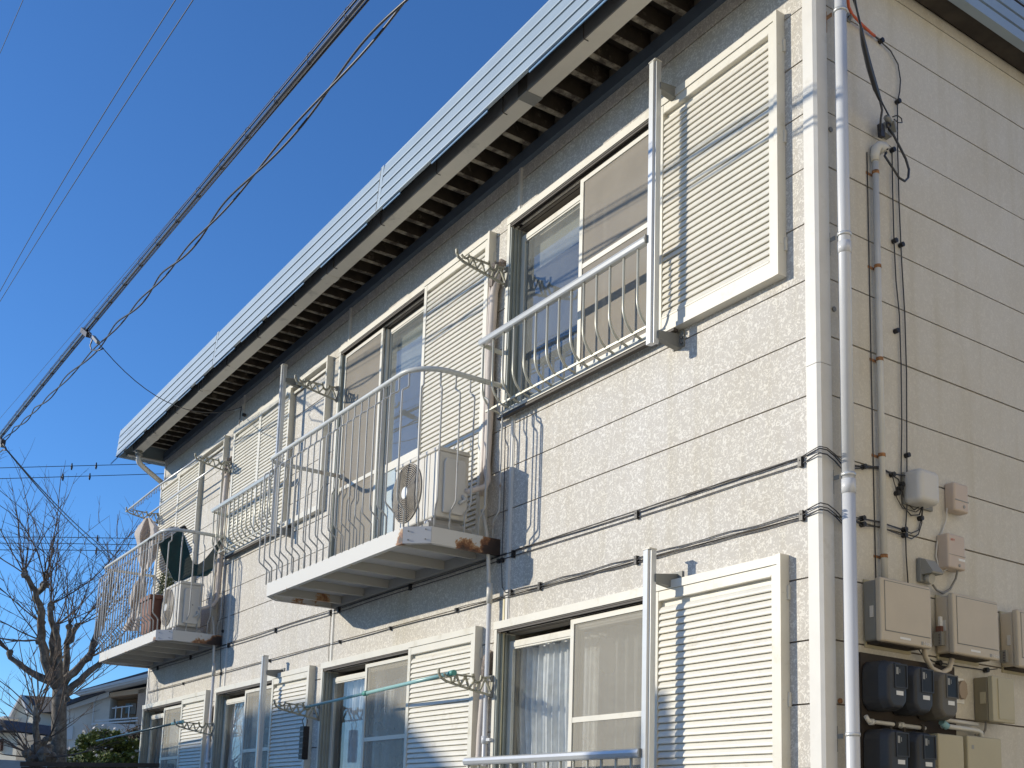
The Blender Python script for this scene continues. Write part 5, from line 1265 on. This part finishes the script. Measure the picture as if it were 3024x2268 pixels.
cable('drop_wire', droppts(at(-40, 1415, D=22), at(340, 1655 + 40, D=33), 0.1), 0.006, MCABLE, 'faint wire crossing the bare tree crown from the left edge')
cable('drop_wire', droppts(at(-30, 1738, D=26), at(330, 1830, D=34), 0.2), 0.007, MCABLE, 'low faint wire passing behind the bare tree trunk')
# high voltage lines far away with spacers
HV = 'distant power lines across the sky at the left'
DH = 70
for i, (ya, yb, xb, sp) in enumerate(((1382, 1368, 520, (212, 284)), (1414, 1398, 520, (186, 265)), (1584, 1591, 460, (288, 159)), (1602, 1610, 460, ()), (1622, 1628, 460, (284, 157)))):
    g = thing('power_line', ('topmost distant power line left of the eave', 'second distant power line left of the eave', 'highest of the three far lines behind the bare branches', 'middle of the three far lines behind the bare branches', 'lowest of the three far lines behind the bare branches')[i], 'power line', tuple(at(200, ya, D=DH)), HV)
    part('conductor', MB().tube([at(-80, ya + 2, D=DH), at(150, ya + (yb - ya) * .3, D=DH), at(xb, yb, D=DH)], 0.022, 5), MCABLE, g)
    for xs in sp:
        yy = ya + (yb - ya) * (xs / xb) + 1
        a = at(xs, yy, D=DH - 0.05)
        part('spacer', MB().tube([a + Vector((0, 0, 0.20)), a + Vector((0, 0, 0.05)), a - Vector((0, 0, 0.05)), a - Vector((0, 0, 0.22))], [0.03, 0.05, 0.07, 0.035], 6), MINSUL, g)

# ================================================================== BARE TREE
def tree(label, base, limbs, knobs, D, seed, r0, gname='bare_tree', nshoot=9, L=(0.7, 1.9)):
    """limbs: pixel polylines with radii (metres) at distance D; shoots burst from the pruned knobs"""
    r = random.Random(seed)
    def P(x, y, dd=0): return at(x, y, D=D + dd)
    bp = P(*base); g = thing(gname, label, 'tree', (bp.x, bp.y, 0))
    part('trunk', MB().tube([Vector((bp.x, bp.y, -0.1)), Vector((bp.x, bp.y, 0.8)), bp] + [P(x, y) for x, y, _ in limbs[0]], [r0 * 1.25, r0 * 1.1, r0] + [q[2] for q in limbs[0]], 10), MBARK, g)
    for li in limbs[1:]:
        dz = r.uniform(-0.8, 0.8); n = len(li)
        pts = []; rs = []
        for i, (x, y, rad) in enumerate(li):
            p = P(x, y, dz * i / max(1, n - 1)); pts.append(p); rs.append(rad)
            if i < n - 1:
                q = P(li[i + 1][0], li[i + 1][1], dz * (i + 1) / max(1, n - 1)); m_ = p.lerp(q, 0.5) + Vector([r.uniform(-.025, .025) for _ in range(3)])
                pts.append(m_); rs.append((rad + li[i + 1][2]) / 2 * r.uniform(0.92, 1.12))
        part('branch', MB().tube(pts, rs, 8), MBARK, g)
    tw_ = MB()
    right, upv = CR.normalized(), Vector((0, 0, 1)); toward = Vector((CF.x, CF.y, 0)).normalized()
    def twig(p, d, l, rad, depth):
        n = max(3, int(l / 0.16)); pts = [p]; q = p.copy(); dd = d.copy()
        bend = Vector([r.gauss(0, .05) for _ in range(3)])
        for i in range(n):
            dd = (dd + Vector([r.gauss(0, .06) for _ in range(3)]) + bend + Vector((0, 0, 0.05))).normalized()
            q = q + dd * (l / n); pts.append(q)
        tw_.tube(pts, [rad * (1 - 0.75 * i / n) for i in range(n + 1)], 4, cap=False)
        if depth > 0:
            for i in range(1, n):
                if r.random() < (0.75 if depth == 2 else 0.55):
                    a = r.uniform(0, 6.28); sd = (right * math.cos(a) + toward * math.sin(a)) * 0.75 + dd * 0.8 + upv * r.uniform(-0.1, 0.35)
                    twig(pts[i], sd.normalized(), l * r.uniform(0.22, 0.5) * (1 - 0.4 * i / n), rad * 0.55, depth - 1)
    for (x, y, kr, a0, a1, cnt) in knobs:
        c = P(x, y, r.uniform(-0.4, 0.4)); kn_ = MB()
        for _ in range(4):
            kr = kr * (0.8 if _ == 0 else 1); o = Vector([r.uniform(-kr, kr) * 0.6 for _ in range(3)])
            kn_.tube([c + o - Vector((0, 0, kr)), c + o, c + o + Vector((0, 0, kr * 0.8))], [kr * 0.5, kr * r.uniform(.7, 1.0), kr * 0.3], 7, smooth=False)
        part('knot', kn_, MBARK, g)
        for _ in range(int(cnt * 0.8 + 0.5)):
            a = math.radians(r.uniform(a0, a1)); dep = r.uniform(-0.6, 0.6)
            d = (right * math.cos(a) + upv * math.sin(a) + toward * dep).normalized()
            twig(c, d, r.uniform(*L), 0.0085 * r.uniform(.7, 1.3), 2)
    part('twigs', tw_, MTWIG, g, kind='stuff')
    return g
tree('bare pollarded tree with knobbly limbs beyond the left balcony', (172, 2268),
     [[(174, 2160, .105), (175, 2060, .10), (177, 2020, .095)],
      [(176, 2030, .07), (147, 2012, .055), (98, 1989, .045), (62, 1965, .04), (30, 1942, .035), (29, 1925, .045)],
      [(174, 2035, .08), (150, 2000, .07), (132, 1950, .062), (122, 1893, .055), (120, 1839, .05), (116, 1783, .048), (106, 1745, .042), (84, 1711, .036), (70, 1695, .04)],
      [(176, 2030, .07), (172, 1990, .06), (173, 1930, .05), (171, 1890, .045), (166, 1846, .045)],
      [(178, 2030, .065), (192, 1990, .05), (197, 1900, .042), (214, 1874, .036), (229, 1848, .034)],
      [(148, 2000, .05), (157, 1930, .045), (160, 1860, .04), (147, 1790, .036)],
      [(186, 2025, .06), (205, 1995, .055), (236, 1967, .05), (258, 1945, .05), (272, 1913, .045), (285, 1874, .042), (296, 1830, .04), (304, 1790, .035)],
      [(190, 2050, .06), (215, 2025, .05), (248, 1997, .045), (292, 1962, .038), (310, 1948, .034)],
      [(196, 1900, .04), (204, 1860, .032), (206, 1846, .032)],
      [(110, 1750, .045), (128, 1735, .04), (136, 1728, .04)]],
     [(70, 1693, .06, 55, 150, 11), (130, 1728, .07, 40, 120, 12), (150, 1785, .07, 30, 130, 11), (166, 1846, .05, 20, 110, 9), (229, 1847, .045, 20, 110, 10), (204, 1847, .045, 30, 110, 6), (258, 1945, .07, 10, 90, 7), (30, 1927, .05, 60, 170, 10), (300, 1830, .06, 40, 110, 12), (308, 1950, .05, -10, 60, 6), (118, 1890, .06, 90, 200, 7), (122, 1840, .06, 80, 190, 7), (196, 2060, .05, -10, 40, 4)],
     17, 5, 0.115)
tree('shorter bare tree with dark knobs in front of the pollarded one', (106, 2268),
     [[(105, 2235, .075), (106, 2200, .06)],
      [(106, 2210, .05), (107, 2170, .042), (108, 2120, .036), (107, 2085, .036)],
      [(106, 2230, .05), (92, 2225, .04), (80, 2222, .04)],
      [(108, 2215, .05), (128, 2195, .045), (146, 2178, .036)],
      [(108, 2235, .05), (130, 2215, .05), (150, 2205, .04)]],
     [(104, 2236, .10, 100, 185, 9), (108, 2122, .05, 50, 165, 12), (146, 2178, .05, 10, 80, 5), (80, 2222, .06, 110, 190, 7), (140, 2235, .12, -5, 60, 3), (108, 2086, .04, 60, 120, 5)],
     15.5, 11, 0.085, L=(0.6, 1.7))

# ================================================================== SHRUBS, FENCE
def bush(x, y, D, rad, n, m, label, flowers=0, seed=1):
    r = random.Random(seed); c = at(x, y, D=D); g = thing('garden_shrub', label, 'shrub', (c.x, c.y, 0))
    mb = MB()
    cl_ = [(c.x + r.gauss(0, .5) * rad[0] * .8, c.y + r.gauss(0, .5) * rad[0] * .8, c.z + r.uniform(-.9, .72) * rad[1]) for _ in range(34)]
    for q in cl_: leaves(mb, q, (rad[0] * .34, rad[0] * .34, rad[1] * .26), n // 34, 0.035, r, 1.8)
    part('foliage', mb, m, g, kind='stuff')
    mb = MB()
    for _ in range(60):
        q = r.choice(cl_); mb.tube([(c.x, c.y, c.z - rad[1]), (q[0], q[1], q[2]), (q[0] + r.gauss(0, .12), q[1] + r.gauss(0, .12), q[2] + r.uniform(.05, .3))], [0.012, 0.006, 0.003], 4)
    part('stems', mb, MTWIG, g, kind='stuff')
    part('stump', MB().tube([(c.x, c.y, -0.05), (c.x, c.y, max(0.3, c.z - rad[1]))], 0.05, 6), MBARK, g)
    if flowers:
        mb = MB()
        for _ in range(flowers):
            q = r.choice(cl_); leaves(mb, (q[0], q[1], q[2] + .1), (rad[0] * .34, rad[0] * .34, rad[1] * .22), 1, 0.055, r, 1.0)
        part('blossom', mb, MPETAL, g, kind='stuff')
    return g
bush(318, 2250, 19, (0.72, 0.50), 20000, MLEAF, 'green shrub with pale blossoms in front of the balcony house', 380, 3)
bush(404, 2225, 20, (0.32, 0.52), 2600, MLEAF2, 'brown twiggy shrub squeezed against the left corner of the building', 0, 6)
g = thing('garden_fence', 'dark brown board fence whose top edge runs along the bottom left of the picture', 'fence', tuple(at(250, 2268, D=14.5)))
fa, fb_ = at(60, 2256, D=14.5), at(640, 2262, D=14.5)
part('top_rail', MB().beam(fa, fb_, 0.07, 0.05), MFENCE, g)
for i in range(16):
    a = fa.lerp(fb_, i / 16 + 0.004); b = fa.lerp(fb_, (i + 1) / 16 - 0.004)
    part('board', MB().hexa([(a.x, a.y, 0.05), (b.x, b.y, 0.05), (b.x - 0.01, b.y + 0.015, 0.05), (a.x - 0.01, a.y + 0.015, 0.05)], [(a.x, a.y, a.z - 0.03), (b.x, b.y, b.z - 0.03), (b.x - 0.01, b.y + 0.015, b.z - 0.03), (a.x - 0.01, a.y + 0.015, a.z - 0.03)]), MFENCE, g)

# ================================================================== HOUSES BEYOND
def frame(D, x, rot=0):
    o = at(x, 2100, D=D); v = Vector((o.x - CP.x, o.y - CP.y, 0)).normalized(); v = Matrix.Rotation(math.radians(-rot), 3, 'Z') @ v; u = Vector((-v.y, v.x, 0)) * -1
    return Vector((o.x, o.y, 0)), u, v
def LB(mb, F, u0, u1, v0, v1, z0, z1):
    o, u, v = F
    b = [o + u * a + v * c for a, c in ((u0, v0), (u1, v0), (u1, v1), (u0, v1))]
    mb.hexa([(p.x, p.y, z0) for p in b], [(p.x, p.y, z1) for p in b]); return mb
def LPo(mb, F, poly, v0, v1):
    """poly in (u, z) extruded along v"""
    o, u, v = F; n = len(poly)
    A_ = [o + u * a + v * v0 + Vector((0, 0, z)) for a, z in poly]; B_ = [o + u * a + v * v1 + Vector((0, 0, z)) for a, z in poly]
    mb.add(A_ + B_, [list(range(n)), [n + i for i in range(n)][::-1]] + [[i, n + i, n + (i + 1) % n, (i + 1) % n] for i in range(n)]); return mb
def zpx(y, D, x=60): return at(x, y, D=D).z
def upx(x, D, xo): return (at(x, 2100, D=D) - at(xo, 2100, D=D)).length * (1 if x > xo else -1)
D1 = 42; F1 = frame(D1, 200, 14)
g = thing('balcony_house', 'grey and tan house with white sloping roof edge and an upstairs balcony', 'house', tuple(F1[0]))
U1 = lambda x: upx(x, D1, 200) / math.cos(math.radians(14)); Z1 = lambda y: zpx(y, D1, 320)
part('wall', LPo(MB(), F1, [(U1(185), 0), (U1(322), 0), (U1(322), Z1(2052)), (U1(185), Z1(2104))], 0.0, 6.0), MHWARM, g)
part('wall', LPo(MB(), F1, [(U1(322), 0), (U1(560), 0), (U1(560), Z1(2000)), (U1(322), Z1(2052))], 1.2, 6.0), MHTAN, g)
part('side_pillar', LPo(MB(), F1, [(U1(404), Z1(2140)), (U1(424), Z1(2140)), (U1(424), Z1(2032)), (U1(404), Z1(2038))], -0.2, 1.2), mat('house_salmon', (0.50, 0.36, 0.26), 0.8), g)
part('lower_wall', LPo(MB(), F1, [(U1(322), 0), (U1(560), 0), (U1(560), Z1(2136)), (U1(322), Z1(2140))], -0.2, 1.2), MHWHITE, g)
part('header', LPo(MB(), F1, [(U1(322), Z1(2050)), (U1(560), Z1(1998)), (U1(560), Z1(2022)), (U1(322), Z1(2062))], -0.2, 1.2), MHTAN, g)
part('roof', LPo(MB(), F1, [(U1(236), Z1(2060)), (U1(560), Z1(1961)), (U1(560), Z1(1945)), (U1(240), Z1(2054))], -0.9, 6.5), MHROOF, g)
part('barge_board', LPo(MB(), F1, [(U1(234), Z1(2064)), (U1(560), Z1(1972)), (U1(560), Z1(1958)), (U1(240), Z1(2057))], -1.0, -0.901), MHWHITE, g)
part('eave_soffit', LPo(MB(), F1, [(U1(250), Z1(2066)), (U1(560), Z1(1976)), (U1(560), Z1(1972)), (U1(236), Z1(2064))], -0.95, 0.0), MHWHITE, g)
part('lower_roof', LPo(MB(), F1, [(U1(188), Z1(2100)), (U1(318), Z1(2046)), (U1(318), Z1(2038)), (U1(188), Z1(2090))], -0.6, 0.5), MHROOF, g)
part('lower_fascia', LPo(MB(), F1, [(U1(188), Z1(2112)), (U1(320), Z1(2062)), (U1(320), Z1(2047)), (U1(188), Z1(2101))], -0.3, -0.2), MHWHITE, g)
w_ = part('window', LPo(MB(), F1, [(U1(348), Z1(2100)), (U1(380), Z1(2100)), (U1(380), Z1(2066)), (U1(348), Z1(2068))], 1.1, 1.19), MHWHITE, g)
part('pane', LPo(MB(), F1, [(U1(350), Z1(2099)), (U1(363), Z1(2099)), (U1(363), Z1(2069)), (U1(350), Z1(2070))], 1.05, 1.099), MHGLASS, w_)
part('doorway', LPo(MB(), F1, [(U1(384), Z1(2128)), (U1(402), Z1(2128)), (U1(402), Z1(2058)), (U1(384), Z1(2062))], 1.1, 1.19), mat('house_shade', (0.16, 0.11, 0.08), 0.8), g)
part('balcony_rail', LPo(MB(), F1, [(U1(345), Z1(2101)), (U1(402), Z1(2091)), (U1(402), Z1(2088)), (U1(345), Z1(2098))], -0.9, -0.85), MHWHITE, g)
part('balcony_rail', LPo(MB(), F1, [(U1(300), Z1(2140)), (U1(420), Z1(2126)), (U1(420), Z1(2122)), (U1(300), Z1(2135))], -0.9, -0.85), MHWHITE, g)
part('balcony_rail', LPo(MB(), F1, [(U1(290), Z1(2150)), (U1(420), Z1(2134)), (U1(420), Z1(2130)), (U1(290), Z1(2145))], -0.9, -0.85), MHWHITE, g)
for x in (355, 372, 392): part('balcony_post', LPo(MB(), F1, [(U1(x), Z1(2130)), (U1(x + 2), Z1(2130)), (U1(x + 2), Z1(2092)), (U1(x), Z1(2092))], -0.9, -0.86), MHWHITE, g)
part('downspout', LPo(MB(), F1, [(U1(276), 0), (U1(279), 0), (U1(279), Z1(2075)), (U1(276), Z1(2077))], -0.15, -0.05), MHWHITE, g)
part('window', LPo(MB(), F1, [(U1(204), Z1(2190)), (U1(222), Z1(2190)), (U1(222), Z1(2150)), (U1(204), Z1(2152))], -0.08, -0.002), MHWHITE, g)
D2 = 50; F2 = frame(D2, 110, 42); U2 = lambda x: upx(x, D2, 110) / math.cos(math.radians(42)); Z2 = lambda y: zpx(y, D2, 120)
g = thing('gabled_house', 'cream house with a dark gabled roof behind the bare tree', 'house', tuple(F2[0]))
part('wall', LPo(MB(), F2, [(U2(58), 0), (U2(190), 0), (U2(190), Z2(2140)), (U2(58), Z2(2158))], 0, 6), MHWHITE, g)
part('gable_wall', LPo(MB(), F2, [(U2(84), Z2(2150)), (U2(160), Z2(2150)), (U2(160), Z2(2110)), (U2(112), Z2(2064)), (U2(84), Z2(2118))], -0.8, 0), MHCREAM, g)
part('roof', LPo(MB(), F2, [(U2(108), Z2(2060)), (U2(222), Z2(2068)), (U2(190), Z2(2108)), (U2(148), Z2(2112)), (U2(132), Z2(2112))], -0.79, 5), MHROOF, g)
part('gable_verge', LPo(MB(), F2, [(U2(106), Z2(2066)), (U2(110), Z2(2060)), (U2(135), Z2(2112)), (U2(131), Z2(2116))], -1.0, -0.801), MHWHITE, g)
part('gable_verge', LPo(MB(), F2, [(U2(80), Z2(2122)), (U2(108), Z2(2060)), (U2(110), Z2(2064)), (U2(84), Z2(2126))], -1.0, -0.801), MHWHITE, g)
part('porch_roof', LPo(MB(), F2, [(U2(42), Z2(2150)), (U2(100), Z2(2132)), (U2(100), Z2(2126)), (U2(42), Z2(2140))], -1.6, -0.85), MHWHITE, g)
w_ = part('window', LPo(MB(), F2, [(U2(92), Z2(2215)), (U2(120), Z2(2215)), (U2(120), Z2(2175)), (U2(92), Z2(2175))], -0.1, -0.002), MHWHITE, g)
part('pane', LPo(MB(), F2, [(U2(95), Z2(2212)), (U2(117), Z2(2212)), (U2(117), Z2(2178)), (U2(95), Z2(2178))], -0.13, -0.101), MHGLASS, w_)
D3 = 46; F3 = frame(D3, 20, 42); U3 = lambda x: upx(x, D3, 20) / math.cos(math.radians(42)); Z3 = lambda y: zpx(y, D3, 20)
g = thing('corner_house', 'cream house with dark roof at the bottom left corner of the picture', 'house', tuple(F3[0]))
part('wall', LPo(MB(), F3, [(U3(-60), 0), (U3(60), 0), (U3(60), Z3(2164)), (U3(-60), Z3(2164))], 0, 6), MHCREAM, g)
part('roof', LPo(MB(), F3, [(U3(-60), Z3(2164)), (U3(60), Z3(2160)), (U3(46), Z3(2130)), (U3(-4), Z3(2128)), (U3(-60), Z3(2120))], -0.6, 6), MHROOF, g)
part('verge', LPo(MB(), F3, [(U3(-6), Z3(2132)), (U3(-2), Z3(2128)), (U3(12), Z3(2164)), (U3(8), Z3(2168))], -0.8, -0.601), MHWHITE, g)
part('shutter', LPo(MB(), F3, [(U3(3), Z3(2218)), (U3(20), Z3(2218)), (U3(20), Z3(2184)), (U3(3), Z3(2184))], -0.12, -0.002), mat('brown_shutter', (0.07, 0.035, 0.025), 0.7), g)
g = thing('garden_wall', 'low grey block wall at the bottom left in front of the houses', 'wall', tuple(at(60, 2268, D=30)))
F4 = frame(30, 60); part('wall', LB(MB(), F4, -4, 3.2, 0, 0.2, 0, zpx(2246, 30)), MCONC, g)

# ================================================================== NEIGHBOURS OUTSIDE THE FRAME (they shade the lower wall and reflect daylight)
g = thing('street_house', 'two storey neighbour house across the street, left of the camera', 'house', (-19, -16, 0))
part('wall', MB().box(-24, -13.0, -20, -12, 0, 6.3), MHWHITE, g)
part('roof', MB().prism([(-24.3, 6.3), (-12.65, 6.3), (-13.3, 7.08), (-16.4, 7.12), (-17.2, 6.86), (-24.3, 6.8)], 'y', -20, -12), MHROOF, g)
for x in (-22, -18.5, -15.8): part('window', MB().box(x, x + 1.4, -11.999, -11.95, 4.0, 5.4), MHGLASS, g)
g = thing('added_side_house', 'unseen cream house added right of the camera to bounce warm light on the end wall', 'house', (11, 1, 0))
part('wall', MB().box(5.0, 15, -8, 9, 0, 7.6), MHBRIGHT, g)  # added pale wall, set close to throw warm light on the end wall
part('roof', MB().hexa([(4.8, -8.4, 7.6), (15.4, -8.4, 7.6), (15.4, 9.4, 7.6), (4.8, 9.4, 7.6)], [(11, -2, 8.8), (12, -2, 8.8), (12, 6, 8.8), (11, 6, 8.8)]), MHROOF, g)
for y in (-4, 1.0, 5.5): part('window', MB().box(4.95, 4.999, y, y + 1.6, 3.8, 5.0), MHGLASS, g)
r = random.Random(31); c = (-5.69, -6.2)
g = thing('conifer', 'narrow garden conifer by the street', 'tree', (c[0], c[1], 0))
mb = MB()
for i in range(26):
    z = 1.0 + i * 0.138; rr = 0.09 + 0.42 * (1 - i / 26) ** 0.8; leaves(mb, (c[0], c[1], z), (rr, rr, 0.16), 380, 0.05, r, 2.0)
part('foliage', mb, MLEAF, g, kind='stuff'); part('trunk', MB().tube([(c[0], c[1], -0.1), (c[0], c[1], 4.4)], [0.09, 0.02], 8), MBARK, g)
